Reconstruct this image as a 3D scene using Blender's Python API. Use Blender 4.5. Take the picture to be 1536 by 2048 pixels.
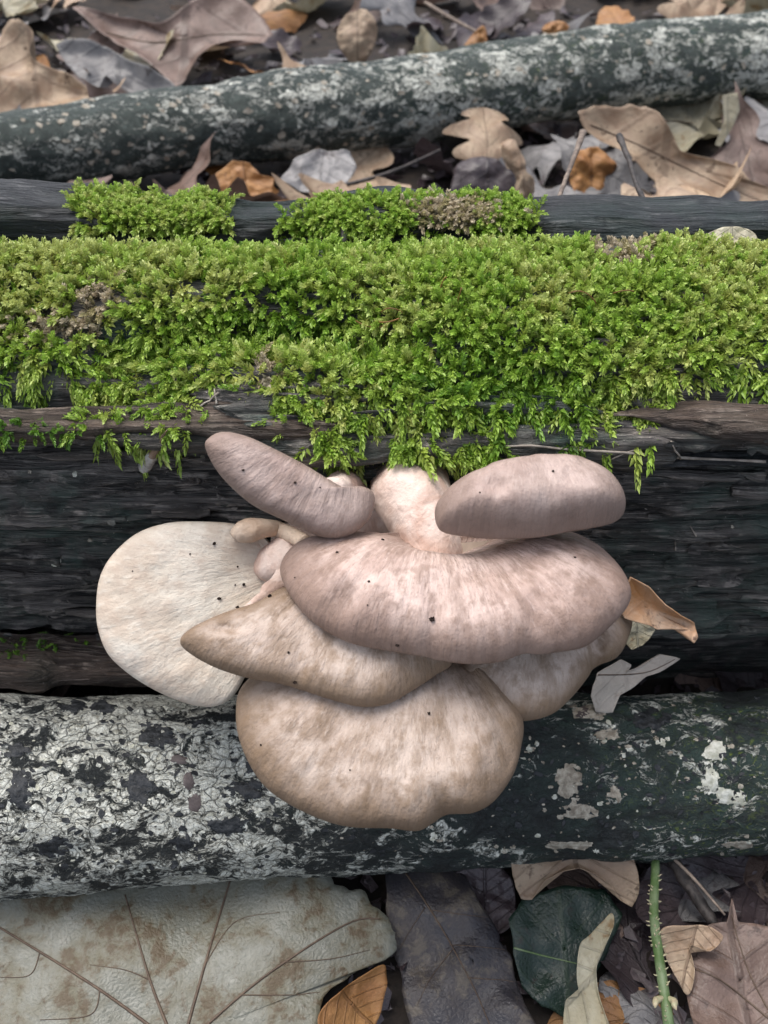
import bpy, math, random
import numpy as np
from mathutils import Vector
from mathutils.bvhtree import BVHTree

for o in list(bpy.data.objects): bpy.data.objects.remove(o)
scene = bpy.context.scene
COL = scene.collection
S = 0.01                      # everything below is written in centimetres
random.seed(7); RNG = np.random.default_rng(11)
R = math.radians

# ------------------------------------------------------------------ camera
CAM = np.array([0.0, 0.0, 31.0]); PITCH = 45.0; FPX = 2010.0
cam_d = bpy.data.cameras.new('camera'); cam = bpy.data.objects.new('camera', cam_d); COL.objects.link(cam)
cam.location = CAM * S; cam.rotation_euler = (R(90 - PITCH), 0, 0)
cam_d.sensor_fit = 'VERTICAL'; cam_d.sensor_height = 36.0; cam_d.lens = FPX / 2048 * 36.0
cam_d.clip_start = 0.01; cam_d.clip_end = 200.0
cam_d.dof.use_dof = True; cam_d.dof.focus_distance = 0.258; cam_d.dof.aperture_fstop = 26.0
scene.camera = cam

# ------------------------------------------------------------------ sky, sun, exposure
SUN_EL, SUN_AZ = 70.0, -50.0          # azimuth from +Y (away from camera), negative = left
world = bpy.data.worlds.new('World'); scene.world = world; world.use_nodes = True
wn = world.node_tree; wn.nodes.clear()
sky = wn.nodes.new('ShaderNodeTexSky'); sky.sky_type = 'NISHITA'; sky.sun_disc = False
sky.sun_elevation = R(SUN_EL); sky.sun_rotation = R(SUN_AZ); sky.dust_density = 4.0; sky.air_density = 1.0
hs = wn.nodes.new('ShaderNodeHueSaturation'); hs.inputs['Saturation'].default_value = 0.58
bg = wn.nodes.new('ShaderNodeBackground'); bg.inputs['Strength'].default_value = 0.15
wo = wn.nodes.new('ShaderNodeOutputWorld')
wn.links.new(sky.outputs[0], hs.inputs['Color']); wn.links.new(hs.outputs[0], bg.inputs[0]); wn.links.new(bg.outputs[0], wo.inputs[0])
sun_d = bpy.data.lights.new('sun', 'SUN'); sun = bpy.data.objects.new('sun', sun_d); COL.objects.link(sun)
sun_d.energy = 1.2; sun_d.angle = R(35); sun_d.color = (1.0, 0.97, 0.93)
sdir = Vector((math.sin(R(SUN_AZ)) * math.cos(R(SUN_EL)), math.cos(R(SUN_AZ)) * math.cos(R(SUN_EL)), math.sin(R(SUN_EL))))
sun.rotation_euler = sdir.to_track_quat('Z', 'Y').to_euler(); sun.location = (0, 0, 3)
vs = scene.view_settings
vs.view_transform = 'Standard'; vs.look = 'None'; vs.gamma = 1.0; vs.use_curve_mapping = False
vs.exposure = 0.85

# ------------------------------------------------------------------ maths helpers
_p = math.radians(PITCH)
FWD = np.array([0, math.cos(_p), -math.sin(_p)]); UP = np.array([0, math.sin(_p), math.cos(_p)]); RIGHT = np.array([1.0, 0, 0])
def ray(u, v): return FWD + RIGHT * ((u - 768) / FPX) - UP * ((v - 1024) / FPX)
def at_y(u, v, y): d = ray(u, v); return CAM + d * (y / d[1])
def at_z(u, v, z): d = ray(u, v); return CAM + d * ((z - CAM[2]) / d[2])
def at_plane(u, v, p0, n): d = ray(u, v); return CAM + d * (np.dot(p0 - CAM, n) / np.dot(d, n))
def to_px(P):
    D = np.asarray(P) - CAM; f = D @ FWD
    return 768 + FPX * (D @ RIGHT) / f, 1024 - FPX * (D @ UP) / f
def unit(a): a = np.asarray(a, float); return a / np.linalg.norm(a, axis=-1, keepdims=True)

def _hash(ix, iy, iz, seed):
    h = (ix.astype(np.int64) * 374761393 + iy.astype(np.int64) * 668265263 + iz.astype(np.int64) * 2147483647 + seed * 974711) & 0xffffffff
    h = ((h ^ (h >> 13)) * 1274126177) & 0xffffffff
    h = ((h ^ (h >> 16)) * 2246822519) & 0xffffffff
    return ((h ^ (h >> 15)) & 0xffff) / 32767.5 - 1.0
def noise(P, seed=0):
    P = np.asarray(P, float); i = np.floor(P); f = P - i; w = f * f * (3 - 2 * f); i = i.astype(np.int64)
    r = 0
    for dx in (0, 1):
        for dy in (0, 1):
            for dz in (0, 1):
                k = (w[..., 0] if dx else 1 - w[..., 0]) * (w[..., 1] if dy else 1 - w[..., 1]) * (w[..., 2] if dz else 1 - w[..., 2])
                r = r + k * _hash(i[..., 0] + dx, i[..., 1] + dy, i[..., 2] + dz, seed)
    return r
def fbm(P, oct=4, seed=0, gain=0.5):
    P = np.asarray(P, float); r = 0; a = 1
    for k in range(oct): r = r + a * noise(P * 2 ** k + 17.3 * k, seed + k); a *= gain
    return r
def catmull(pts, n, closed=True):
    pts = np.asarray(pts, float); m = len(pts)
    seg = m if closed else m - 1
    t = np.linspace(0, seg, n, endpoint=not closed); i = np.minimum(t.astype(int), seg - 1); f = (t - i)[:, None]
    g = (lambda k: pts[k % m]) if closed else (lambda k: pts[np.clip(k, 0, m - 1)])
    a, b, c, d = g(i - 1), g(i), g(i + 1), g(i + 2)
    return 0.5 * ((2 * b) + (-a + c) * f + (2 * a - 5 * b + 4 * c - d) * f ** 2 + (-a + 3 * b - 3 * c + d) * f ** 3)
def smooth(a, b, x): t = np.clip((x - a) / (b - a), 0, 1); return t * t * (3 - 2 * t)
def grid_quads(nu, nv, closed_v=False):
    i, j = np.meshgrid(np.arange(nu - 1), np.arange(nv if closed_v else nv - 1), indexing='ij')
    j2 = (j + 1) % nv
    return np.stack([i * nv + j, (i + 1) * nv + j, (i + 1) * nv + j2, i * nv + j2], -1).reshape(-1, 4)

# ------------------------------------------------------------------ object helpers
LOC = {}
def tag(o, label=None, cat=None, group=None, kind=None):
    if label: o['label'] = label
    if cat: o['category'] = cat
    if group: o['group'] = group
    if kind: o['kind'] = kind
    return o
def thing(name, loc, label, cat, group=None):
    o = bpy.data.objects.new(name, None); COL.objects.link(o); o.empty_display_size = 0.01
    o.location = np.asarray(loc) * S; LOC[o.name] = np.asarray(loc, float)
    return tag(o, label, cat, group)
def build_mesh(name, V, F, uv=None, col=None, edge=None, smooth_=True):
    me = bpy.data.meshes.new(name); V = np.asarray(V, float) * S; F = np.asarray(F)
    k = F.shape[1]; nf = len(F)
    me.vertices.add(len(V)); me.vertices.foreach_set('co', V.astype(np.float32).ravel())
    me.loops.add(nf * k); me.loops.foreach_set('vertex_index', F.astype(np.int32).ravel())
    me.polygons.add(nf); me.polygons.foreach_set('loop_start', np.arange(0, nf * k, k, dtype=np.int32))
    me.polygons.foreach_set('use_smooth', np.full(nf, smooth_))
    me.update(calc_edges=True)
    if uv is not None:
        l = me.uv_layers.new(name='UVMap'); l.data.foreach_set('uv', np.asarray(uv, np.float32)[F.ravel()].ravel())
    if col is not None:
        a = me.color_attributes.new('col', 'FLOAT_COLOR', 'POINT')
        a.data.foreach_set('color', np.concatenate([col, np.ones((len(V), 1))], 1).astype(np.float32).ravel())
    if edge is not None:
        a = me.attributes.new('edge', 'FLOAT', 'POINT'); a.data.foreach_set('value', np.asarray(edge, np.float32))
    return me
def mk(name, V, F, mat, parent=None, loc=None, kind=None, **kw):
    V = np.asarray(V, float)
    base = np.zeros(3)
    if parent is not None:
        q = parent
        while q is not None: base = base + LOC[q.name]; q = q.parent
    if loc is None: loc = np.zeros(3) if parent is not None else V.mean(0)
    me = build_mesh(name, V - base - np.asarray(loc), F, **kw); me.materials.append(mat)
    o = bpy.data.objects.new(name, me); COL.objects.link(o); o.location = np.asarray(loc) * S
    LOC[o.name] = np.asarray(loc, float)
    if parent is not None: o.parent = parent
    if kind: o['kind'] = kind
    return o
def tube(path, rad, nseg=20, nring=None, wob=0.0, seed=0, cap=True, squash=None):
    path = np.asarray(path, float); n = nring or len(path)
    if nring: 
        rad = np.interp(np.linspace(0, 1, n), np.linspace(0, 1, len(path)), np.broadcast_to(rad, len(path)))
        path = catmull(path, n, False)
    rad = np.broadcast_to(np.asarray(rad, float), n)
    T = unit(np.gradient(path, axis=0)); ref = np.array([0, 0, 1.0]) if abs(T[:, 2]).mean() < 0.8 else np.array([1.0, 0, 0])
    A = unit(np.cross(T, ref)); B = np.cross(A, T)
    th = np.linspace(0, 2 * np.pi, nseg, endpoint=False)
    dirs = A[:, None] * np.cos(th)[None, :, None] + B[:, None] * np.sin(th)[None, :, None]
    rr = np.repeat(rad[:, None], nseg, 1)
    P0 = path[:, None] + dirs * rr[..., None]
    if wob: rr = rr * (1 + wob * fbm(P0 * (1.2 / max(rad.max(), .05)), 3, seed))
    P = path[:, None] + dirs * rr[..., None]
    F = grid_quads(n, nseg, True); V = P.reshape(-1, 3)
    if cap:
        c0, c1 = len(V), len(V) + 1
        V = np.vstack([V, path[0], path[-1]])
        j = np.arange(nseg); j2 = (j + 1) % nseg
        F = np.vstack([F, np.stack([np.full(nseg, c0), j, j2, np.full(nseg, c0)], 1), np.stack([np.full(nseg, c1), (n - 1) * nseg + j2, (n - 1) * nseg + j, np.full(nseg, c1)], 1)])
    return V, F
def tri_fix(V, F):   # degenerate quads (a,b,c,a) -> proper triangles mesh data
    T = []
    for q in F:
        if q[3] == q[0]: T.append(q[:3])
        else: T.append((q[0], q[1], q[2])); T.append((q[0], q[2], q[3]))
    return np.array(T)
def mk_tube(name, path, rad, mat, parent=None, nseg=20, nring=None, wob=0.0, seed=0, loc=None):
    V, F = tube(path, rad, nseg, nring, wob, seed)
    return mk(name, V, tri_fix(V, F), mat, parent, loc)

# ------------------------------------------------------------------ material helpers
class NT:
    def __init__(s, name):
        s.m = bpy.data.materials.new(name); s.m.use_nodes = True; s.t = s.m.node_tree; s.b = s.t.nodes['Principled BSDF']; s.out = s.t.nodes['Material Output']
    def n(s, typ, **kw):
        x = s.t.nodes.new('ShaderNode' + typ)
        for k, v in kw.items():
            if k in x.inputs: s.set(x.inputs[k], v)
            else: setattr(x, k, v)
        return x
    def set(s, inp, v):
        if hasattr(v, 'is_output') or isinstance(v, bpy.types.NodeSocket): s.t.links.new(v, inp)
        else: inp.default_value = v if not (isinstance(v, tuple) and len(v) == 3 and inp.type == 'RGBA') else (*v, 1)
    def cm(s, scale=(1, 1, 1), rot=(0, 0, 0)):       # object coordinates in centimetres, stretched
        tc = s.n('TexCoord'); mp = s.n('Mapping'); s.set(mp.inputs['Vector'], tc.outputs['Object'])
        mp.inputs['Scale'].default_value = tuple(100 * k for k in scale); mp.inputs['Rotation'].default_value = rot
        return mp.outputs[0]
    def noise(s, vec, scale, detail=5, rough=0.55, dist=0.0):
        x = s.n('TexNoise'); s.set(x.inputs['Vector'], vec); x.inputs['Scale'].default_value = scale
        x.inputs['Detail'].default_value = detail; x.inputs['Roughness'].default_value = rough; x.inputs['Distortion'].default_value = dist
        return x.outputs['Fac']
    def vor(s, vec, scale, feature='F1', out='Distance', rnd=1.0):
        x = s.n('TexVoronoi', feature=feature); s.set(x.inputs['Vector'], vec); x.inputs['Scale'].default_value = scale; x.inputs['Randomness'].default_value = rnd
        return x.outputs[out]
    def ramp(s, fac, a, b, lo=0.0, hi=1.0):
        x = s.n('MapRange', interpolation_type='SMOOTHSTEP'); s.set(x.inputs['Value'], fac)
        for k, v in (('From Min', a), ('From Max', b), ('To Min', lo), ('To Max', hi)): s.set(x.inputs[k], v)
        return x.outputs[0]
    def mix(s, fac, a, b, mode='MIX'):
        x = s.n('Mix', data_type='RGBA', blend_type=mode); s.set(x.inputs[0], fac); s.set(x.inputs[6], a); s.set(x.inputs[7], b); return x.outputs[2]
    def math(s, op, a, b=0.0, c=0.0):
        x = s.n('Math', operation=op); s.set(x.inputs[0], a); s.set(x.inputs[1], b); s.set(x.inputs[2], c); return x.outputs[0]
    def bump(s, h, strength, dist, prev=None):
        x = s.n('Bump'); s.set(x.inputs['Height'], h); x.inputs['Strength'].default_value = strength; x.inputs['Distance'].default_value = dist * S
        if prev is not None: s.set(x.inputs['Normal'], prev)
        return x.outputs[0]
    def done(s, color, rough=0.7, normal=None, spec=0.4, sss=0.0, sssr=0.2):
        s.set(s.b.inputs['Base Color'], color); s.set(s.b.inputs['Roughness'], rough); s.b.inputs['Specular IOR Level'].default_value = spec
        if normal is not None: s.set(s.b.inputs['Normal'], normal)
        if sss: 
            s.b.inputs['Subsurface Weight'].default_value = sss; s.b.inputs['Subsurface Radius'].default_value = (1.0, 0.6, 0.4); s.b.inputs['Subsurface Scale'].default_value = sssr * S
        return s.m

def mat_cap(name, base, brown, pale, edge_amt, fs=1.0):
    k = NT(name); at = k.n('Attribute', attribute_name='edge').outputs['Fac']
    uv = k.n('UVMap', uv_map='UVMap').outputs[0]
    def st(su, sv, sc, d=4):
        mp = k.n('Mapping'); k.set(mp.inputs['Vector'], uv); mp.inputs['Scale'].default_value = (su, sv, 1); return k.noise(mp.outputs[0], sc, d, 0.6)
    fib = st(9, 1.3, 6.0, 5); fine = st(40, 5, 5.0, 3)
    obj = k.cm(); mot = k.noise(obj, 0.55, 5, 0.6, 0.4); mot2 = k.noise(obj, 2.2, 4, 0.65); grain = k.noise(obj, 14, 3, 0.6)
    c = k.mix(k.ramp(mot, 0.38, 0.62), base, pale)
    c = k.mix(k.ramp(mot2, 0.46, 0.68, 0, 0.6 * fs), c, brown)
    c = k.mix(k.ramp(fib, 0.44, 0.66, 0, 0.62 * fs), c, brown)
    c = k.mix(k.ramp(fine, 0.52, 0.72, 0, 0.6), c, pale)
    c = k.mix(k.ramp(fine, 0.47, 0.30, 0, 0.4 * fs), c, brown)
    e = k.ramp(k.math('ADD', at, k.math('MULTIPLY', k.math('SUBTRACT', mot2, 0.5), 0.3)), 0.55, 0.98, 0, edge_amt)
    c = k.mix(e, c, brown)
    c = k.mix(k.ramp(grain, 0.62, 0.72, 0, 0.3), c, tuple(x * 0.6 for x in brown))
    h = k.math('ADD', k.math('MULTIPLY', fib, 1.0), k.math('MULTIPLY', fine, 0.35))
    nrm = k.bump(k.math('ADD', k.math('MULTIPLY', h, .11 * (fs ** .8)), k.math('ADD', k.math('MULTIPLY', mot2, .035), k.math('MULTIPLY', grain, .012))), 1.0, 1.0)
    return k.done(c, k.ramp(mot2, 0.3, 0.7, 0.5, 0.68), nrm, 0.35)
def mat_flesh(name, a, b):
    k = NT(name); obj = k.cm(); n1 = k.noise(obj, 0.9, 4, 0.6, .6); n2 = k.noise(k.cm((1, 1, .35)), 5, 4, 0.6)
    c = k.mix(k.ramp(n1, 0.38, 0.66), a, b); c = k.mix(k.ramp(n2, 0.55, 0.8, 0, 0.35), c, tuple(x * 0.6 for x in b))
    return k.done(c, 0.62, k.bump(n2, 0.6, 0.12), 0.35)
def mat_gill(name):
    k = NT(name); n = k.noise(k.cm(), 3, 3)
    return k.done(k.mix(n, (0.62, 0.52, 0.42), (0.48, 0.39, 0.31)), 0.7, None, 0.3)
def mat_wood(name, dark, mid, light, green, green_amt, light_thr=0.6):
    k = NT(name); g = k.cm((0.16, 1.9, 1.9)); gf = k.cm((0.30, 6, 6)); o = k.cm()
    a = k.noise(g, 1.6, 6, 0.62, 0.5); b = k.noise(gf, 1.5, 5, 0.65); c3 = k.noise(o, 0.33, 4, 0.6, 0.5); c4 = k.noise(o, 1.4, 5, 0.65); sp = k.noise(o, 9, 3, 0.6)
    c = k.mix(k.ramp(a, 0.36, 0.66), dark, mid)
    c = k.mix(k.math('MULTIPLY', k.ramp(b, light_thr - 0.08, light_thr + 0.12), k.ramp(c4, 0.4, 0.62)), c, light)
    c = k.mix(k.math('MULTIPLY', k.ramp(c3, 0.42, 0.62, 0, green_amt), k.ramp(c4, 0.3, 0.6, 0.3, 1.0)), c, green)
    c = k.mix(k.ramp(sp, 0.70, 0.76, 0, 0.6), c, tuple(min(1, x * 2.2 + 0.05) for x in light))
    nrm = k.bump(k.math('ADD', k.math('MULTIPLY', a, .5), k.math('ADD', k.math('MULTIPLY', b, .32), k.math('MULTIPLY', sp, .04))), 1.0, 1.0)
    return k.done(c, k.ramp(c4, 0.3, 0.7, 0.42, 0.72), nrm, 0.45)
def mat_bark(name, white_bias, green_side, black=(0.016, 0.019, 0.019)):
    # pale peeled/lichened skin over black bark; the white leaves off along +x, where green algae take over
    k = NT(name); o = k.cm(); tc = k.n('SeparateXYZ'); k.set(tc.inputs[0], k.cm())
    x = tc.outputs[0]; warp = k.n('TexNoise'); k.set(warp.inputs['Vector'], o); warp.inputs['Scale'].default_value = 1.3; warp.inputs['Detail'].default_value = 4
    wv = k.n('VectorMath', operation='MULTIPLY_ADD'); k.set(wv.inputs[0], warp.outputs['Color']); wv.inputs[1].default_value = (0.9, 0.9, 0.9); k.set(wv.inputs[2], o)
    st = k.n('Mapping'); k.set(st.inputs[0], wv.outputs[0]); st.inputs['Scale'].default_value = (0.7, 1.25, 1.25)
    big = k.noise(st.outputs[0], 0.55, 5, 0.6, 0.6); med = k.noise(st.outputs[0], 2.1, 6, 0.68, 0.9); fine = k.noise(st.outputs[0], 6.5, 5, 0.7, 0.7)
    crk = k.vor(st.outputs[0], 2.6, 'DISTANCE_TO_EDGE'); crk2 = k.vor(wv.outputs[0], 5.5, 'DISTANCE_TO_EDGE')
    f = k.math('ADD', k.math('MULTIPLY', big, 0.75), k.math('ADD', k.math('MULTIPLY', med, 0.85), k.math('MULTIPLY', fine, 0.40)))
    f = k.math('ADD', f, k.ramp(x, -8.0, 5.0, white_bias[0], white_bias[1]))
    w = k.ramp(f, 1.04, 1.12)
    cr = k.math('MULTIPLY', k.ramp(crk, 0.0, 0.045, 0.25, 1.0), k.ramp(crk2, 0.0, 0.04, 0.75, 1.0))
    w = k.math('MULTIPLY', w, cr)
    under = k.mix(k.ramp(med, 0.4, 0.65), black, tuple(v * 2.2 for v in black))
    gm = k.math('MULTIPLY', k.ramp(big, 0.36, 0.6), k.ramp(x, -6.0, 11.0, 0.15, green_side))
    under = k.mix(gm, under, (0.034, 0.058, 0.048))
    under = k.mix(k.math('MULTIPLY', k.ramp(fine, 0.52, 0.66), k.math('MULTIPLY', gm, k.ramp(x, 4, 11))), under, (0.16, 0.21, 0.03))
    whitec = k.mix(k.ramp(fine, 0.34, 0.56), (0.36, 0.35, 0.285), (0.72, 0.73, 0.65))
    c = k.mix(w, under, whitec)
    hh = k.math('ADD', w, k.math('MULTIPLY', med, 1.2))
    nrm = k.bump(k.math('ADD', k.math('MULTIPLY', hh, .13), k.math('ADD', k.math('MULTIPLY', fine, .13), k.math('MULTIPLY', cr, .03))), 1.0, 1.0)
    return k.done(c, k.ramp(fine, 0.35, 0.65, 0.5, 0.8), nrm, 0.4)
def mat_leaf(name, c1, c2, spot, veins=1.0, rough=0.5, nside=8, thr=0.62, vein_col=None):
    k = NT(name); o = k.cm(); uv = k.n('SeparateXYZ'); k.set(uv.inputs[0], k.n('UVMap', uv_map='UVMap').outputs[0])
    a = k.math('ABSOLUTE', k.math('SUBTRACT', uv.outputs[0], 0.5))
    mid = k.ramp(a, 0.008, 0.022, 1, 0)
    fr = k.math('FRACT', k.math('SUBTRACT', k.math('MULTIPLY', uv.outputs[1], float(nside)), k.math('MULTIPLY', a, 5.0)))
    side = k.ramp(k.math('ABSOLUTE', k.math('SUBTRACT', fr, 0.5)), 0.03, 0.09, 1, 0)
    vein = k.math('MULTIPLY', k.math('MAXIMUM', mid, k.math('MULTIPLY', side, 0.6)), veins)
    n1 = k.noise(o, 0.7, 5, 0.6, 0.5); n2 = k.noise(o, 3.2, 5, 0.68, .3); net = k.vor(o, 7.0, 'DISTANCE_TO_EDGE')
    c = k.mix(k.ramp(n1, 0.34, 0.66), c1, c2); c = k.mix(k.ramp(n2, 0.5, 0.75, 0, 0.5), c, tuple(x * 0.55 for x in c2))
    c = k.mix(k.ramp(k.math('ADD', k.math('MULTIPLY', n1, .6), k.math('MULTIPLY', n2, 0.45)), thr - 0.04, thr + 0.05, 0, 0.85), c, spot)
    vc = vein_col or tuple(min(1, x * 0.55) for x in c1)
    c = k.mix(k.math('MULTIPLY', vein, 0.6), c, vc)
    oi = k.n('ObjectInfo').outputs['Random']
    hsv = k.n('HueSaturation'); k.set(hsv.inputs['Value'], k.ramp(oi, 0, 1, 0.75, 1.22)); k.set(hsv.inputs['Color'], c)
    nrm = k.bump(k.math('ADD', k.math('MULTIPLY', n2, .045), k.math('ADD', k.math('MULTIPLY', vein, .03), k.math('MULTIPLY', net, .02))), 1.0, 1.0)
    k.done(hsv.outputs[0], k.ramp(n1, 0.3, 0.7, rough - 0.12, rough + 0.15), nrm, 0.5)
    tr = k.n('BsdfTranslucent'); k.set(tr.inputs['Color'], hsv.outputs[0]); mx = k.n('MixShader'); mx.inputs[0].default_value = 0.12
    k.t.links.new(k.b.outputs[0], mx.inputs[1]); k.t.links.new(tr.outputs[0], mx.inputs[2]); k.t.links.new(mx.outputs[0], k.out.inputs[0])
    return k.m
def mat_plain(name, a, b, scale=3.0, rough=0.6, stretch=(1, 1, 1), bump=0.4, spec=0.4):
    k = NT(name); n = k.noise(k.cm(stretch), scale, 5, 0.65); return k.done(k.mix(k.ramp(n, 0.35, 0.68), a, b), rough, k.bump(n, bump, 0.08), spec)
def mat_moss():
    k = NT('moss'); a = k.n('Attribute', attribute_name='col').outputs['Color']; n = k.noise(k.cm(), 6, 3)
    c = k.mix(k.ramp(n, 0.3, 0.7, 0, 0.35), a, k.mix(0.5, a, (0.0, 0.0, 0.0)))
    k.done(c, 0.42, None, 0.45)
    tr = k.n('BsdfTranslucent'); k.set(tr.inputs['Color'], a); mx = k.n('MixShader'); mx.inputs[0].default_value = 0.3
    k.t.links.new(k.b.outputs[0], mx.inputs[1]); k.t.links.new(tr.outputs[0], mx.inputs[2]); k.t.links.new(mx.outputs[0], k.out.inputs[0])
    return k.m

M = {}
M['cap'] = mat_cap('cap_skin_pink_brown', (0.44, 0.315, 0.265), (0.225, 0.15, 0.115), (0.62, 0.475, 0.415), 0.8)
M['cap_dark'] = mat_cap('cap_skin_mauve_brown', (0.36, 0.262, 0.225), (0.20, 0.14, 0.112), (0.46, 0.355, 0.31), 0.75, 0.65)
M['cap_grey'] = mat_cap('cap_skin_grey_beige', (0.41, 0.32, 0.262), (0.20, 0.135, 0.085), (0.51, 0.415, 0.35), 0.9)
M['cap_pale'] = mat_cap('cap_skin_cream', (0.60, 0.51, 0.41), (0.46, 0.33, 0.25), (0.74, 0.68, 0.58), 0.10, 0.45)
M['flesh'] = mat_flesh('stem_flesh', (0.70, 0.57, 0.50), (0.52, 0.36, 0.29))
M['flesh_tan'] = mat_flesh('stem_flesh_tan', (0.60, 0.47, 0.36), (0.50, 0.36, 0.26))
M['gill'] = mat_gill('gills')
M['wood'] = mat_wood('rotten_wood', (0.028, 0.027, 0.026), (0.17, 0.153, 0.14), (0.44, 0.39, 0.345), (0.065, 0.11, 0.088), 0.75, 0.53)
M['splinter'] = mat_wood('splinter_wood', (0.04, 0.036, 0.032), (0.15, 0.13, 0.115), (0.36, 0.31, 0.27), (0.055, 0.09, 0.07), 0.6, 0.53)
M['wood_brown'] = mat_wood('rotten_wood_brown', (0.045, 0.031, 0.024), (0.14, 0.10, 0.076), (0.32, 0.255, 0.205), (0.03, 0.05, 0.03), 0.25, 0.55)
M['wood_grey'] = mat_wood('weathered_wood_grey', (0.012, 0.013, 0.015), (0.05, 0.052, 0.056), (0.20, 0.20, 0.20), (0.02, 0.05, 0.04), 0.45, 0.58)
M['bark'] = mat_bark('whitened_bark', (0.15, -0.015), 1.0)
M['bark_far'] = mat_bark('whitened_bark_far', (0.01, 0.065), 0.9, (0.038, 0.048, 0.042))
M['moss'] = mat_moss()
M['soil'] = mat_plain('soil', (0.010, 0.007, 0.005), (0.028, 0.019, 0.013), 1.2, 0.8, bump=0.8)
M['twig'] = mat_plain('twig_bark', (0.10, 0.075, 0.06), (0.24, 0.19, 0.15), 4, 0.7, (0.4, 1, 1))
M['twig_dark'] = mat_plain('twig_bark_dark', (0.018, 0.015, 0.014), (0.07, 0.058, 0.052), 4, 0.6)
M['green_stem'] = mat_plain('green_stem', (0.075, 0.13, 0.04), (0.16, 0.21, 0.11), 2.2, 0.5)
M['prickle'] = mat_plain('prickle', (0.34, 0.34, 0.20), (0.44, 0.36, 0.24), 5, 0.5)
M['speck'] = mat_plain('dirt_speck', (0.014, 0.010, 0.009), (0.04, 0.028, 0.022), 8, 0.95, spec=0.1)
M['dropping'] = mat_plain('dropping_grey', (0.075, 0.066, 0.064), (0.14, 0.125, 0.12), 4, 0.6, (1, 1, 1))
M['husk'] = mat_plain('husk_translucent', (0.30, 0.27, 0.24), (0.50, 0.48, 0.45), 6, 0.25, spec=0.8)
M['husk_brown'] = mat_plain('husk_brown', (0.10, 0.065, 0.045), (0.26, 0.17, 0.11), 4, 0.4, spec=0.6)
M['lichen'] = mat_plain('lichen_white', (0.38, 0.38, 0.30), (0.70, 0.70, 0.62), 4.5, 0.85, bump=0.9)
M['lichen_tan'] = mat_plain('lichen_tan', (0.20, 0.17, 0.13), (0.46, 0.42, 0.34), 5.0, 0.85, bump=0.9)
M['bark_black'] = mat_plain('bark_black', (0.010, 0.012, 0.014), (0.035, 0.038, 0.042), 4.5, 0.55, bump=1.0)
M['bark_brown'] = mat_plain('bark_brown', (0.07, 0.055, 0.052), (0.13, 0.105, 0.10), 3.0, 0.6)
M['fibre'] = mat_plain('dry_fibre', (0.20, 0.17, 0.14), (0.36, 0.32, 0.27), 3, 0.7)
M['l_tan'] = mat_leaf('leaf_tan', (0.31, 0.205, 0.13), (0.46, 0.35, 0.24), (0.10, 0.055, 0.03))
M['l_brown'] = mat_leaf('leaf_brown', (0.12, 0.078, 0.06), (0.20, 0.14, 0.115), (0.05, 0.03, 0.025), rough=0.42)
M['l_grey'] = mat_leaf('leaf_grey', (0.16, 0.155, 0.155), (0.24, 0.23, 0.225), (0.08, 0.065, 0.06), rough=0.38)
M['l_orange'] = mat_leaf('leaf_orange', (0.26, 0.115, 0.035), (0.34, 0.17, 0.055), (0.08, 0.03, 0.015))
M['l_dark'] = mat_leaf('leaf_dark', (0.045, 0.033, 0.036), (0.085, 0.065, 0.068), (0.02, 0.015, 0.014), rough=0.36)
M['l_pale'] = mat_leaf('leaf_pale', (0.40, 0.37, 0.27), (0.32, 0.28, 0.18), (0.20, 0.12, 0.05))
M['l_maple'] = mat_leaf('leaf_maple_big', (0.145, 0.15, 0.125), (0.115, 0.105, 0.068), (0.07, 0.045, 0.02), veins=0.0, rough=0.42, thr=0.575)
M['l_blue'] = mat_leaf('leaf_wet_dark', (0.038, 0.036, 0.043), (0.075, 0.062, 0.058), (0.15, 0.125, 0.095), rough=0.40, veins=0.0, thr=0.575)
M['l_green'] = mat_leaf('leaf_dark_green', (0.012, 0.028, 0.018), (0.022, 0.04, 0.03), (0.03, 0.022, 0.015), rough=0.30, vein_col=(0.05, 0.08, 0.035), nside=5, veins=.35)
M['l_beige'] = mat_leaf('leaf_beige', (0.33, 0.285, 0.24), (0.40, 0.355, 0.305), (0.24, 0.19, 0.15), veins=.4)
M['l_amber'] = mat_leaf('leaf_amber', (0.42, 0.20, 0.075), (0.50, 0.35, 0.24), (0.06, 0.03, 0.025), veins=.3, rough=.42, thr=.60)
M['vein'] = mat_plain('leaf_vein', (0.07, 0.045, 0.03), (0.12, 0.082, 0.055), 3, 0.55)

# ------------------------------------------------------------------ the ground
G = 0.7
def ground_h(x, y):
    P = np.stack([np.asarray(x, float), np.asarray(y, float), np.zeros_like(np.asarray(x, float))], -1)
    return G - 0.5 + 0.6 * fbm(P * 0.06, 3, 5) + 0.12 * fbm(P * 0.9, 3, 9) + 3.0 * smooth(75, 200, np.asarray(y, float))
gx = np.concatenate([np.linspace(-3000, -130, 12), np.linspace(-120, 120, 121), np.linspace(130, 3000, 12)])
gy = np.concatenate([np.linspace(-3000, -60, 10), np.linspace(-50, 160, 106), np.linspace(170, 3000, 12)])
GX, GY = np.meshgrid(gx, gy, indexing='ij')
gV = np.stack([GX, GY, ground_h(GX, GY)], -1).reshape(-1, 3)
tag(mk('ground', gV, grid_quads(len(gx), len(gy))[:, ::-1], M['soil'], loc=(0, 0, 0)), kind='structure')

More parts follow.
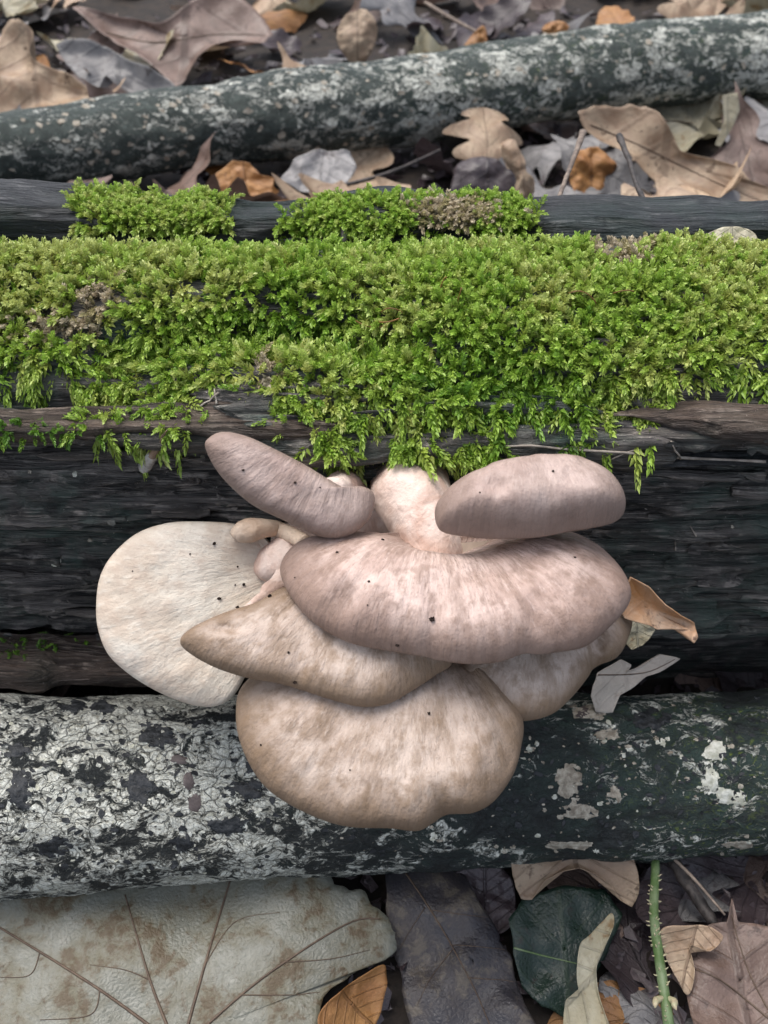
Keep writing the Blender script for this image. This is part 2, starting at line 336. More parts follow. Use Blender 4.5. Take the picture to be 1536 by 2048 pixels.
# ------------------------------------------------------------------ the mossy log
prof = [(28.6, 0.0), (29.2, 4), (29.3, 9), (29.0, 13), (28.4, 14.9), (27.0, 15.4), (26.2, 15.5), (25.6, 15.9), (24.8, 16.5), (23.4, 16.85), (21.8, 16.6), (20.5, 15.95), (19.5, 15.3),
        (18.9, 14.85), (18.75, 14.6), (19.0, 14.42), (19.5, 14.3), (19.15, 14.05), (18.95, 13.2), (18.9, 12.0), (18.95, 10.5), (19.1, 8.8), (19.3, 7.2), (19.75, 6.0), (20.6, 4.6), (21.4, 2.6), (21.8, 0.0)]
prof = np.array(prof)
dense = catmull(prof, 2600, False)
seg = np.linalg.norm(np.diff(dense, axis=0), axis=1); 
wgt = np.where(dense[:-1, 0] < 25.6, 1.0, 0.3) * np.where((dense[:-1, 0] < 20) & (dense[:-1, 1] > 5), 1.8, 1.0) * np.where(dense[:-1, 1] < 5, 0.4, 1.0)
cs = np.concatenate([[0], np.cumsum(seg * wgt)]); NP_ = 400
tt = np.linspace(0, cs[-1], NP_); pr = np.stack([np.interp(tt, cs, dense[:, 0]), np.interp(tt, cs, dense[:, 1])], 1)
lx = np.concatenate([np.linspace(-48, -17, 60, endpoint=False), np.linspace(-17, 17, 330, endpoint=False), np.linspace(17, 48, 61)])
tn = unit(np.gradient(pr, axis=0)); pn = np.stack([-tn[:, 1], tn[:, 0]], 1)
if (pn[np.argmin(abs(pr[:, 0] - 23))])[1] < 0: pn = -pn
LXX = np.repeat(lx[:, None], NP_, 1); LY = np.repeat(pr[None, :, 0], len(lx), 0); LZ = np.repeat(pr[None, :, 1], len(lx), 0)
tru = np.concatenate([[0], np.cumsum(np.linalg.norm(np.diff(pr, axis=0), axis=1))]); arc = np.repeat(tru[None, :], len(lx), 0)
def stretch(fx, fs, oc=4, sd=0, g=0.5): return fbm(np.stack([LXX * fx, arc * fs, np.zeros_like(arc)], -1), oc, sd, g)
front = smooth(20.5, 19.3, LY) * smooth(16, 15, LZ)
r1 = 1 - np.abs(stretch(0.10, 1.1, 3, 21)) * 1.6            # ridged grain
r2 = 1 - np.abs(stretch(0.22, 3.2, 3, 31)) * 1.6
r3 = 1 - np.abs(stretch(0.45, 7.5, 2, 36)) * 1.6
disp = 0.25 * fbm(np.stack([LXX * 0.13, LY * 0.3, LZ * 0.3], -1), 3, 3) + (0.35 + 0.65 * front) * (0.24 * (r1 - 0.5) + 0.24 * (r2 - 0.5) + 0.15 * (r3 - .5)) + 0.07 * stretch(0.9, 6, 3, 41) * (0.4 + front)
crack = smooth(0.10, 0.0, np.abs(stretch(0.05, 0.55, 2, 51))) * front
disp -= 0.5 * crack
step = smooth(-0.02, 0.04, stretch(0.16, 0.42, 3, 61)) * front       # splintered layers broken off in steps
disp += 0.26 * step
# hollows in the mossy shoulder (dark recesses under the moss on the left)
def pdent(u, v, y, rx, rr, d):
    p = at_y(u, v, y); q = np.stack([(LXX - p[0]) / rx, (LY - p[1]) / rr, (LZ - p[2]) / rr], -1); return d * np.exp(-(q ** 2).sum(-1))
for a in ((560, 640, 21.3, 1.9, 0.75, 1.15), (250, 690, 20.6, 1.0, 0.6, 0.8), (700, 690, 20.7, 1.2, 0.6, 0.6), (150, 800, 19.5, 1.6, 0.4, 0.5)): disp -= pdent(*a)
disp += pdent(1050, 620, 21, 3.0, 1.4, 0.35) + pdent(560, 750, 20.0, 1.9, 0.5, 0.35)
LV = np.stack([LXX, LY + pn[None, :, 0] * disp, LZ + pn[None, :, 1] * disp], -1)
log = thing('mossy_log', (0, 24, 0), 'thick rotten dark log covered with green moss on top', 'log')
LF = grid_quads(len(lx), NP_)
wood = mk('wood', LV.reshape(-1, 3), LF, M['wood'], log)
LOGBVH = BVHTree.FromPolygons([tuple(p) for p in LV.reshape(-1, 3)], [tuple(int(a) for a in q) for q in LF])
def hit(bvh, u, v):
    d = unit(ray(u, v)); r = bvh.ray_cast(Vector(CAM), Vector(d))
    if r[0] is None: return None, None
    n = np.array(r[1]); 
    return np.array(r[0]), n if np.dot(n, d) < 0 else -n
def slab(name, x0, x1, ycz, hy, hz, mat, seed, parent, wave=0.15, nx=240, ns=40, taper=1.5, xs_shift=None):
    # a splintered length of wood: rounded-rectangle section swept along x, with grain relief
    X = np.linspace(x0, x1, nx); th = np.linspace(0, 2 * np.pi, ns, endpoint=False)
    sy = np.sign(np.cos(th)) * np.abs(np.cos(th)) ** 0.5; sz = np.sign(np.sin(th)) * np.abs(np.sin(th)) ** 0.5
    P = np.zeros((nx, ns, 3)); e = np.minimum(smooth(0, taper, X - x0), smooth(0, taper, x1 - X))
    cy = ycz(X)[0] + wave * fbm(np.stack([X * 0.2, X * 0, X * 0], -1), 3, seed); cz = ycz(X)[1] + wave * 0.7 * fbm(np.stack([X * 0.25, X * 0 + 4, X * 0], -1), 3, seed + 1)
    wv = 1 + 0.35 * fbm(np.stack([X * 0.35, X * 0 + 9, X * 0], -1), 3, seed + 2)
    P[..., 0] = X[:, None]; P[..., 1] = cy[:, None] + sy * hy * (0.15 + 0.85 * e * wv)[:, None]; P[..., 2] = cz[:, None] + sz * hz * (0.15 + 0.85 * e * wv)[:, None]
    g = fbm(np.stack([P[..., 0] * 0.2, P[..., 1] * 3.0, P[..., 2] * 3.5], -1), 3, seed + 3)
    nrm = np.stack([np.zeros_like(P[..., 0]), np.repeat(sy[None], nx, 0), np.repeat(sz[None], nx, 0)], -1)
    P += nrm * (g * 0.14)[..., None]
    V = P.reshape(-1, 3); F = grid_quads(nx, ns, True)
    V = np.vstack([V, P[0].mean(0), P[-1].mean(0)]); j = np.arange(ns); j2 = (j + 1) % ns; c0 = len(V) - 2; c1 = len(V) - 1
    T = np.vstack([np.stack([F[:, 0], F[:, 1], F[:, 2]], 1), np.stack([F[:, 0], F[:, 2], F[:, 3]], 1), np.stack([np.full(ns, c0), j, j2], 1), np.stack([np.full(ns, c1), (nx - 1) * ns + j2, (nx - 1) * ns + j], 1)])
    return mk(name, V, T, mat, parent)
# rear ridge: a charred strip standing a little above the moss behind it
line = lambda x0, y0, z0, x1, y1, z1: (lambda X: (y0 + (X - x0) / (x1 - x0) * (y1 - y0), z0 + (X - x0) / (x1 - x0) * (z1 - z0)))
ridge = slab('rear_ridge', -48, 48, line(-15, 28.0, 16.0, 15, 27.0, 15.75), 0.95, 0.50, M['wood_grey'], 71, log, 0.20, 420, 44, 1.0)
# brown ledge showing under the moss, and the pale fibre strip below it on the right
slab('ledge', 5.6, 30, line(5, 19.2, 15.25, 12, 19.05, 15.3), 0.5, 0.30, M['wood_brown'], 81, log, 0.28, 260, 44, 2.4)
slab('ledge', 4.9, 30, line(5, 19.05, 14.85, 12, 18.95, 14.9), 0.42, 0.22, M['splinter'], 82, log, 0.25, 260, 44, 2.4)
slab('ledge', -30, -0.5, line(-12, 19.2, 15.2, 0, 19.2, 15.1), 0.45, 0.26, M['wood_brown'], 83, log, 0.30, 260, 44, 1.8)
slab('ledge', -30, 2.0, line(-12, 19.1, 14.85, 0, 19.2, 14.7), 0.38, 0.16, M['splinter'], 84, log, 0.28, 260, 44, 1.8)
rs = np.random.default_rng(33)
for k in range(54):     # loose splinters lying along the grain of the front face
    u, v = rs.uniform(-250, 1790), rs.uniform(900, 1300); h_, n_ = hit(LOGBVH, u, v); L_ = rs.uniform(0.9, 4.2); th_ = rs.uniform(.03, .10)
    if h_ is None: continue
    sl = rs.normal(0, .02); slab('splinter', h_[0] - L_ / 2, h_[0] + L_ / 2, (lambda X, h_=h_, sl=sl: (h_[1] - .02 + 0 * X, h_[2] + sl * (X - h_[0]))), rs.uniform(.08, .16), th_, M['splinter'] if rs.random() < .6 else M['wood'], 200 + k, log, 0.05, 22, 10, L_ * .3)
slab('fibre_strip', 4.6, 30, line(5, 18.85, 14.25, 12, 18.7, 14.05), 0.20, 0.15, M['wood_grey'], 85, log, 0.12, 220, 24, 2.0)
slab('lower_ledge', -30, -5.0, line(-12, 18.3, 5.9, -5, 18.7, 5.7), 0.9, 0.7, M['wood_brown'], 87, log, 0.25, 220, 40, 2.4)

vv, ff = [tuple(p) for p in LV.reshape(-1, 3)], [tuple(int(a) for a in q) for q in LF]
for o_ in log.children:
    if o_.name.split('.')[0] in ('ledge', 'rear_ridge', 'fibre_strip', 'lower_ledge'):
        b_ = len(vv); vv += [tuple(np.array(v_.co) * 100 + LOC[log.name]) for v_ in o_.data.vertices]; ff += [tuple(b_ + i_ for i_ in p_.vertices) for p_ in o_.data.polygons]
LOGBVH = BVHTree.FromPolygons(vv, ff)
# ------------------------------------------------------------------ moss
def shoot_proto(n, seed):
    r = np.random.default_rng(seed); V = []; Fc = []; tip = []
    L = 1.0; 
    for i in range(n):
        s = 0.12 + 0.88 * i / (n - 1); a = i * 2.4 + r.uniform(-.5, .5)
        bx, bz = 0.10 * math.sin(2.2 * s + seed), s
        ll = 0.30 * (1.0 - 0.35 * s) * r.uniform(0.8, 1.25); w = ll * r.uniform(0.18, 0.27); op = math.radians(r.uniform(38, 68) * (1.15 - 0.62 * s))
        d = np.array([math.cos(a) * math.sin(op), math.sin(a) * math.sin(op), math.cos(op)]); sd = unit(np.cross(d, [math.cos(a + .4), math.sin(a + .4), 0.3]))
        up = np.cross(sd, d); b = np.array([bx, 0, bz]); m = b + d * ll * 0.42
        k = len(V); V += [b, m + sd * w + up * w * 0.5, b + d * ll + up * (-ll * 0.12), m - sd * w + up * w * 0.5]
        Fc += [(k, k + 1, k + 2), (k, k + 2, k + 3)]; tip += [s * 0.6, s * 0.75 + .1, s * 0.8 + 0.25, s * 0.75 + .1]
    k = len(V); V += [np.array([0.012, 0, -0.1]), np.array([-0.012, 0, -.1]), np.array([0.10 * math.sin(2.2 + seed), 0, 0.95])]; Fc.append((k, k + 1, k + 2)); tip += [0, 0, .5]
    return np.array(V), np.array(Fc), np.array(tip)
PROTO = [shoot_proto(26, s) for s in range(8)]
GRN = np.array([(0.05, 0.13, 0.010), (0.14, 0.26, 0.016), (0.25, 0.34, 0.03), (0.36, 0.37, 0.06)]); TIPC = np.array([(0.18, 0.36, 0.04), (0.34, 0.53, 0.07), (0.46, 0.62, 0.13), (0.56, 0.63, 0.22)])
DRY = np.array([(0.48, 0.40, 0.27), (0.58, 0.50, 0.36), (0.40, 0.35, 0.18)])
def moss_mesh(pos, nrm, length, hue, dry, droop, rng):
    Vs, Fs, Cs = [], [], []; off = 0
    n = len(pos); pid = rng.integers(0, len(PROTO), n)
    d = unit(nrm * (1 - 0.55 * droop)[:, None] + np.stack([rng.normal(0, .42, n), rng.normal(-0.12, .35, n), rng.normal(0.05, .25, n) - droop * 0.95], 1))
    a = unit(np.cross(d, rng.normal(0, 1, (n, 3)))); b = np.cross(d, a)
    for p in range(len(PROTO)):
        sel = np.where(pid == p)[0]
        if not len(sel): continue
        V, F, tip = PROTO[p]; m = len(sel); wid = length[sel] ** 0.6 * 0.74 ** 0.4
        X = pos[sel][:, None] + V[None, :, 0, None] * a[sel][:, None] * wid[:, None, None] + V[None, :, 1, None] * b[sel][:, None] * wid[:, None, None] + V[None, :, 2, None] * d[sel][:, None] * length[sel][:, None, None]
        X[..., 2] -= (V[None, :, 2] ** 2) * length[sel][:, None] * 0.22
        hcol = hue[sel]; i0 = np.clip(np.floor(hcol).astype(int), 0, 2); fr = np.clip(hcol - i0, 0, 1)[:, None]
        base = GRN[i0] * (1 - fr) + GRN[i0 + 1] * fr; tc = TIPC[i0] * (1 - fr) + TIPC[i0 + 1] * fr
        dsel = dry[sel]; dc = DRY[rng.integers(0, 3, m)]
        base = np.where(dsel[:, None], dc * 0.7, base); tc = np.where(dsel[:, None], dc * 1.15, tc)
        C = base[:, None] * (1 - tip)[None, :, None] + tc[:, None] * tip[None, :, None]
        Vs.append(X.reshape(-1, 3)); Cs.append(C.reshape(-1, 3)); Fs.append((F[None] + (np.arange(m) * len(V))[:, None, None]).reshape(-1, 3) + off); off += m * len(V)
    return np.vstack(Vs), np.vstack(Fs), np.vstack(Cs)
# sample the log's surface
def sample_grid(P, n, rng, wfun=None):
    a, b, c, d = P[:-1, :-1], P[1:, :-1], P[1:, 1:], P[:-1, 1:]
    N = np.cross(b - a, d - a); A = np.linalg.norm(N, axis=-1) + 1e-12
    N = N / A[..., None]; ctr = (a + c) / 2
    w = A * (wfun(ctr) if wfun else 1); idx = rng.choice(w.size, n, p=(w / w.sum()).ravel())
    i, j = np.unravel_index(idx, w.shape); u, v = rng.random(n)[:, None], rng.random(n)[:, None]
    return a[i, j] * (1 - u) * (1 - v) + b[i, j] * u * (1 - v) + c[i, j] * u * v + d[i, j] * (1 - u) * v, N[i, j]
rng = np.random.default_rng(5)
def mw(c): return ((c[..., 2] > 12.5) & (c[..., 1] < 26.2)) * np.where(np.abs(c[..., 0]) < 15, 1.0, np.where(np.abs(c[..., 0]) < 30, 0.5, 0.25))
mp, mn = sample_grid(LV, 48000, rng, mw)
mn = np.where((mn[:, 2] + (-mn[:, 1]) < 0)[:, None], -mn, mn)
mu, mv = to_px(mp)
low = np.array([(-900, 770), (-300, 800), (0, 740), (60, 735), (150, 760), (200, 842), (240, 850), (330, 850), (380, 838), (405, 790), (440, 775), (540, 790), (570, 838), (610, 800), (640, 835), (655, 900), (700, 875), (760, 830), (800, 855), (860, 915), (920, 850), (960, 850), (1010, 872), (1060, 848), (1110, 868), (1140, 878), (1300, 858), (1325, 790), (1390, 765), (1450, 745), (1536, 740), (1900, 790), (2500, 760)])
vlow = np.interp(mu, low[:, 0], low[:, 1]) + 14 * fbm(np.stack([mu * 0.03, mu * 0, mu * 0], -1), 2, 3)
top = np.array([(-900, 470), (0, 475), (2500, 500)])
vtop = np.interp(mu, top[:, 0], top[:, 1])
pn3 = fbm(np.stack([mp[:, 0] * 0.45, mp[:, 1] * 0.5, mp[:, 2] * 0.5], -1), 3, 77)
def blob(u, v, ru, rv): return np.exp(-((mu - u) / ru) ** 2 - ((mv - v) / rv) ** 2)
bare = 0.95 * blob(515, 600, 45, 22) + 0.95 * blob(240, 665, 38, 55) + 0.8 * blob(400, 575, 45, 15) + 0.75 * blob(1055, 665, 24, 18) + 0.6 * blob(570, 660, 90, 30) + 0.8 * blob(1450, 480, 70, 14) + .6 * blob(620, 600, 60, 14) + 0.7 * blob(80, 770, 90, 18)
dens = smooth(-16, 10, vlow - mv) * 0.65 + 0.35 * smooth(10, 80, vlow - mv); dens = dens * smooth(-8, 8, mv - vtop) * np.clip(1 - 1.35 * bare, 0, 1) * smooth(-1.05, -0.65, pn3 + 0.45 * fbm(mp * 1.3, 2, 88)) * 0.92
under = (rng.random(len(mp)) < 0.42 * smooth(-5, 5, vlow - mv) * smooth(-8, 8, mv - vtop) * np.clip(1 - .55 * bare, 0, 1))
keep = ((rng.random(len(mp)) < dens) | under) & ((mp[:, 2] > 14.72) | ((mu > 560) & (mu < 1000)))
under = under[keep] & (rng.random(keep.sum()) < .5)
mp, mn, mu, mv, pn3, vlow = mp[keep], mn[keep], mu[keep], mv[keep], pn3[keep], vlow[keep]
dryf = 1.1 * blob(1245, 490, 55, 42) + 1.0 * blob(195, 605, 46, 30) + 0.9 * blob(115, 655, 80, 26) + .5 * blob(1200, 465, 40, 14) + 0.6 * blob(530, 740, 26, 20)
dry = rng.random(len(mp)) < 2.2 * dryf - .25
edge_ = smooth(70, 0, vlow - mv)
droop = np.clip(smooth(16.6, 15.0, mp[:, 2]) * 0.55 + 0.55 * edge_ * (mp[:, 1] < 21.5), 0, 1)
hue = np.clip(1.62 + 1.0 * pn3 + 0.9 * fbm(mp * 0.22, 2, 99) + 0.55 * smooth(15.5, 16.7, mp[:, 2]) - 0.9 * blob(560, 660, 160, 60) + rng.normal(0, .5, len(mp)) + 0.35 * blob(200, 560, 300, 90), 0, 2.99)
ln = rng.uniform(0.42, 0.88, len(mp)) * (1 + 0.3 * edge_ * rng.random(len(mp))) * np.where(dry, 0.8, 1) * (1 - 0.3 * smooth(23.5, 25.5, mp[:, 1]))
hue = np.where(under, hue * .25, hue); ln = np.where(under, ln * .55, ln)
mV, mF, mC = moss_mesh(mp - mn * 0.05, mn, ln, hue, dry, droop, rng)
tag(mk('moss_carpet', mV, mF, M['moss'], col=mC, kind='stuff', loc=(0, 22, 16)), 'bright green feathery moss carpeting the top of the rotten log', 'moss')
# moss tufts on the rear ridge
def ridge_moss(name, u0, u1, v0, v1, n, label, dryc=(), sd=1, hue0=1.8):
    rg = np.random.default_rng(sd); P = []; N = []
    bv = BVHTree.FromPolygons([v.co * 100 + Vector(LOC['mossy_log']) for v in ridge.data.vertices], [tuple(p.vertices) for p in ridge.data.polygons])
    while len(P) < n:
        u, v = rg.uniform(u0, u1), rg.uniform(v0, v1); e = 1 - ((u - (u0 + u1) / 2) / ((u1 - u0) / 2)) ** 4
        w_ = float(noise(np.array([u * .012, v * .03, sd * 3.3]), sd)); k_ = 1 - ((v - (v0 + v1) / 2) / ((v1 - v0) / 2)) ** 2
        if rg.random() > e * (0.62 + 0.9 * w_) * (.35 + .65 * k_): continue
        h, nn = hit(bv, u, v)
        if h is None: h, nn = hit(LOGBVH, u, v)
        if h is None: continue
        P.append(h); N.append(unit(nn + [0, 0, .6]))
    P, N = np.array(P), np.array(N); m = len(P); pu, pv = to_px(P)
    dr = np.zeros(m, bool)
    for (a, b, c, d) in dryc: dr |= rg.random(m) < 2.2 * np.exp(-((pu - a) / c) ** 2 - ((pv - b) / d) ** 2) - .2
    V, F, C = moss_mesh(P - N * 0.05, N, rg.uniform(.35, .62, m), np.clip(hue0 + rg.normal(0, .5, m), 0, 2.99), dr, np.zeros(m) + .08, rg)
    tag(mk(name, V, F, M['moss'], col=C, kind='stuff'), label, 'moss')
ridge_moss('moss_tuft', 140, 465, 380, 470, 800, 'yellowish moss tuft on the rear edge of the log, at its pale grey end', (), 2, 2.1)
ridge_moss('moss_tuft', 545, 1085, 396, 474, 1200, 'long moss tuft with a tan withered patch on the log\'s rear edge', ((900, 432, 70, 26), (1095, 445, 30, 18)), 3, 1.6)
# small sprigs on the front face of the log
def face_moss(name, pts, n, label, sd, spread=(30, 14), hue0=0.7, ln=(.35, .7), dr=0.6):
    rg = np.random.default_rng(sd); P = []; N = []
    for k in range(n):
        u, v = pts[k % len(pts)]; h, nn = hit(LOGBVH, u + rg.normal(0, spread[0]), v + rg.normal(0, spread[1]))
        if h is not None: P.append(h); N.append(nn)
    P, N = np.array(P), np.array(N); m = len(P)
    V, F, C = moss_mesh(P - N * 0.04, N, rg.uniform(*ln, m), np.clip(hue0 + rg.normal(0, .4, m), 0, 2.99), np.zeros(m, bool), np.zeros(m) + dr, rg)
    return tag(mk(name, V, F, M['moss'], col=C, kind='stuff'), label, 'moss')
face_moss('moss_sprig', [(650, 870), (700, 850), (670, 895), (830, 880), (850, 915), (800, 870), (870, 930), (940, 895), (980, 885)], 150, 'straggling moss sprigs hanging between the two upper mushroom caps', 21, (22, 16), 1.3, (.3, .7))
face_moss('moss_sprig', [(190, 800), (210, 830), (320, 820), (350, 840), (570, 820), (590, 800), (360, 800)], 130, 'drooping moss fringe over the log face beside the seed husk', 22, (26, 18), 1.5, (.3, .65))
face_moss('moss_sprig', [(30, 850), (90, 858), (140, 862), (20, 870)], 45, 'dark green moss sprig in the crack of the log face', 23, (30, 7), 0.0, (.2, .4))
face_moss('moss_sprig', [(20, 1290), (60, 1300), (130, 1290), (100, 1285)], 40, 'sparse dark moss low on the log face beside the cream mushroom', 24, (40, 8), 0.0, (.2, .4))

# ------------------------------------------------------------------ mushrooms
SPECKS = []
def cap_mesh(out, p0, n, c_px, stem_px, T, p=2.6, q=0.5, dents=(), wr=0.03, lump=0.06, seed=0, N=220, Mr=64, drop=0.0):
    p0 = np.asarray(p0, float); n = unit(n)
    O = catmull([at_plane(u, v, p0, n) for u, v in out], N); c = at_plane(*c_px, p0, n); st = at_plane(*stem_px, p0, n)
    e1 = unit(np.cross(n, [0, 0, 1.0]) if abs(n[2]) < .9 else np.cross(n, [0, 1.0, 0])); e2 = np.cross(n, e1)
    r = np.sin(np.linspace(0, np.pi / 2, Mr)); r[0] = 0.004
    th = np.arange(N) / N * 2 * np.pi
    B = c + (O - c)[None] * r[:, None, None]
    h = np.repeat((T * (1 - r ** p) ** q)[:, None], N, 1)
    for (u, v, rx, d) in dents:
        k = at_plane(u, v, p0, n); rx = np.atleast_1d(rx)
        dd = (B - k); a = dd @ e1; b = dd @ e2
        h += d * np.exp(-(a / rx[0]) ** 2 - (b / rx[-1]) ** 2)
    h += lump * fbm(B * 0.8 + seed, 3, seed) * (1 - r ** 8)[:, None]
    rel = B - st; ang = np.arctan2(rel @ e2, rel @ e1); rad = np.linalg.norm(rel, axis=-1)
    streak = fbm(np.stack([np.cos(ang) * 7, np.sin(ang) * 7, rad * 0.25 + seed], -1), 3, seed + 5)
    mid = smooth(0.45, 0.8, r) * smooth(1.0, 0.93, r)
    h += wr * streak * mid[:, None]
    P = B + n * h[..., None]
    # rolled margin: goes on below the rim and tucks inwards
    Lr = np.linalg.norm(O - c, axis=1)[:, None]; inn = unit(c - O)
    lip = []
    for a in np.linspace(0.35, 1.0, 7):
        ang_ = a * np.pi / 2 * 1.15; rr = 0.16 + drop
        lip.append(O + inn * (rr * (1 - np.cos(ang_)))[..., None] * 1.0 - n * rr * np.sin(ang_) if np.ndim(rr) else O + inn * rr * (1 - np.cos(ang_)) - n * rr * np.sin(ang_))
    P = np.concatenate([P, np.array(lip)], 0)
    rr_all = np.concatenate([r, np.full(7, 1.02)])
    uvr = np.concatenate([rad, np.repeat(rad[-1:], 7, 0) + 0.05], 0); uva = np.concatenate([ang, np.repeat(ang[-1:], 7, 0)], 0)
    uv = np.stack([uva / (2 * np.pi), uvr / 10], -1).reshape(-1, 2)
    # gills: radial blades hanging below, running from the margin to the stem
    base = np.array(lip)[-1]; NG = N
    gr = np.linspace(1.0, 0.06, 14); gc = c - n * 0.1
    gill = []
    for g in gr:
        dep = 0.16 + drop + 0.55 * (1 - g) ** 0.8
        blade = np.where(np.arange(NG) % 2 == 0, 0.11, 0.0) * min(1, (1 - g) * 8)
        gill.append(base * g + (gc - n * 0.0) * (1 - g) + (-n * 0.0) - n * ((dep - 0.16 - drop) + blade)[:, None] + (-n * (0.16 + drop)) * (1 - g))
    return P, uv, np.repeat(rr_all[:, None], N, 1).ravel(), np.array(gill), st
BVHS = {}
def mushroom(key, label, out, p0, n, c_px, stem_px, T, mat, stem=None, stem_r=(0.5, 0.7), stem_mat='flesh', **kw):
    P, uv, edge, gill, st = cap_mesh(out, p0, n, c_px, stem_px, T, **kw)
    N = P.shape[1]
    base = np.array(stem[0] if stem else st)
    t = thing('oyster_mushroom', base, label, 'mushroom', None)
    F = grid_quads(P.shape[0], N, True)
    mk('cap', P.reshape(-1, 3), F, M[mat], t, uv=uv, edge=edge)
    mk('gills', gill.reshape(-1, 3), grid_quads(gill.shape[0], N, True), M['gill'], t)
    BVHS[key] = BVHTree.FromPolygons([tuple(a) for a in P.reshape(-1, 3)], [tuple(int(x) for x in f) for f in F])
    if stem: mk_tube('stem', stem, stem_r, M[stem_mat], t, 40, 40, 0.10, len(key))
    return t

A0 = at_y(900, 1330, 13.0)
t = mushroom('A', 'largest pinkish brown mushroom cap, broad and wavy, in the middle of the cluster',
    [(560, 1138), (580, 1105), (630, 1082), (710, 1066), (800, 1058), (880, 1066), (960, 1064), (1060, 1062), (1140, 1066), (1192, 1090), (1232, 1130), (1259, 1178), (1256, 1212), (1222, 1252), (1174, 1290), (1120, 1301), (1085, 1306), (1050, 1305), (1000, 1322), (945, 1326), (905, 1323), (860, 1313), (790, 1302), (705, 1285), (645, 1256), (602, 1220), (572, 1178)],
    A0, (0, -0.10, 1), (890, 1180), (865, 1010), 0.92, 'cap', [at_y(815, 950, 20.0), at_y(820, 985, 18.3), at_y(850, 1050, 17.2), at_y(880, 1120, 16.0) - [0, 0, .6]], (0.85, 0.98, 0.90, 0.7),
    p=3.8, dents=((885, 1080, (1.2, 0.8), -0.75), (960, 1080, (3.4, .8), -.42), (700, 1200, (1.5, 1.0), 0.12), (868, 1275, (0.22, .9), -0.13), (1130, 1140, 1.6, 0.10), (1060, 1280, (.3, .7), -.08), (690, 1235, (.35, .35), -.10)), wr=0.08, lump=.1, seed=3)
B0 = at_y(580, 990, 16.5); BN = unit([0.25, -0.66, 0.72])
t = mushroom('B', 'tilted mauve brown cap with inrolled edge, raised above the cream mushroom',
    [(410, 893), (420, 874), (446, 864), (490, 872), (545, 897), (605, 928), (655, 958), (692, 976), (722, 972), (746, 985), (748, 1012), (734, 1044), (705, 1068), (672, 1077), (630, 1070), (570, 1042), (508, 1012), (462, 974), (430, 936)],
    B0, (0.25, -0.66, 0.72), (590, 985), (720, 780), 0.62, 'cap_dark', [at_y(700, 950, 20.0), at_y(698, 968, 18.9), at_plane(675, 985, B0, BN) - BN * .75, at_plane(640, 985, B0, BN) - BN * .35], (0.55, 0.46, 0.42, 0.3),
    p=3.6, dents=((705, 985, (0.35, 0.5), -0.16),), seed=5, wr=0.02, lump=.09)
C0 = at_y(1050, 1075, 15.3)
t = mushroom('C', 'smooth domed mauve brown cap on the upper side, above the largest cap',
    [(872, 1046), (872, 1015), (900, 985), (950, 963), (1020, 942), (1090, 932), (1150, 932), (1195, 950), (1230, 975), (1249, 1006), (1244, 1032), (1215, 1046), (1150, 1058), (1080, 1072), (1000, 1075), (930, 1069), (886, 1061)],
    C0, (0, -0.16, 1), (1060, 1018), (1010, 780), 1.15, 'cap_dark', [at_y(930, 990, 20.0), at_y(950, 1000, 18.3) - [0, 0, .3], at_y(1000, 1010, 17.0) - [0, 0, .5]], (0.75, 0.6, 0.5), p=2.8, dents=((985, 1030, (0.30, 0.24), -0.16),), seed=7, wr=0.05, lump=.09)
D0 = at_y(370, 1230, 16.4); DN = unit([0.12, -0.72, 0.70])
t = mushroom('D', 'pale cream fan-shaped mushroom facing up, beside the tilted cap',
    [(545, 1100), (520, 1068), (470, 1048), (400, 1043), (335, 1046), (275, 1066), (228, 1106), (201, 1152), (193, 1208), (197, 1258), (216, 1306), (252, 1342), (300, 1374), (350, 1398), (400, 1412), (440, 1408), (472, 1384), (500, 1330), (520, 1260), (546, 1180)],
    D0, (0.12, -0.72, 0.70), (400, 1220), (640, 1120), 0.42, 'cap_pale', [at_y(640, 1085, 19.6), at_y(595, 1100, 18.3), at_y(560, 1125, 17.6), at_plane(535, 1140, D0, DN) - DN * .75, at_plane(490, 1170, D0, DN) - DN * .75], (0.65, 0.62, 0.55, .45, 0.3),
    p=5.0, dents=((535, 1140, (1.2, 1.1), -0.55), (430, 1180, (1.6, 1.6), -0.16), (300, 1250, 1.8, 0.10), (455, 1400, .6, .12)), seed=9, wr=0.03)
mk_tube('bud', [at_y(610, 1085, 17.6), at_plane(560, 1060, D0, DN) - DN * .1, at_plane(530, 1056, D0, DN) + DN * .12, at_plane(500, 1060, D0, DN) + DN * .22, at_plane(478, 1064, D0, DN) + DN * .24, at_plane(462, 1066, D0, DN) + DN * .2], (0.2, 0.21, 0.24, 0.32, 0.27, 0.04), M['flesh_tan'], t, 24, 24, 0.06, 3)
E0 = at_y(720, 1425, 12.6)
t = mushroom('E', 'mauve beige cap with a creased pointed lobe lying over the cream mushroom',
    [(362, 1290), (378, 1262), (440, 1232), (510, 1206), (570, 1170), (680, 1150), (800, 1180), (880, 1240), (905, 1320), (872, 1350), (820, 1384), (775, 1408), (720, 1413), (652, 1396), (572, 1370), (482, 1352), (410, 1325)],
    E0, (0.05, -0.30, 1), (640, 1285), (770, 1050), 0.62, 'cap_grey', [at_y(720, 1120, 19.8), at_y(710, 1160, 17.5) - [0, 0, .3], at_y(690, 1230, 15.4) - [0, 0, .5]], (0.8, 0.7, 0.5),
    p=3.6, dents=((462, 1272, (0.34, 0.16), -0.17), (600, 1335, (0.16, 0.4), -0.10), (640, 1180, 1.3, -0.30)), seed=11, wr=0.06, lump=.09)
mk_tube('stem_fold', [at_y(488, 1220, 15.0), at_y(525, 1195, 15.6), at_y(565, 1165, 16.4), at_y(620, 1130, 17.6)], (.05, .16, .28, .4), M['flesh'], t, 20, 24, .2, 8)
F0 = at_y(780, 1672, 10.6)
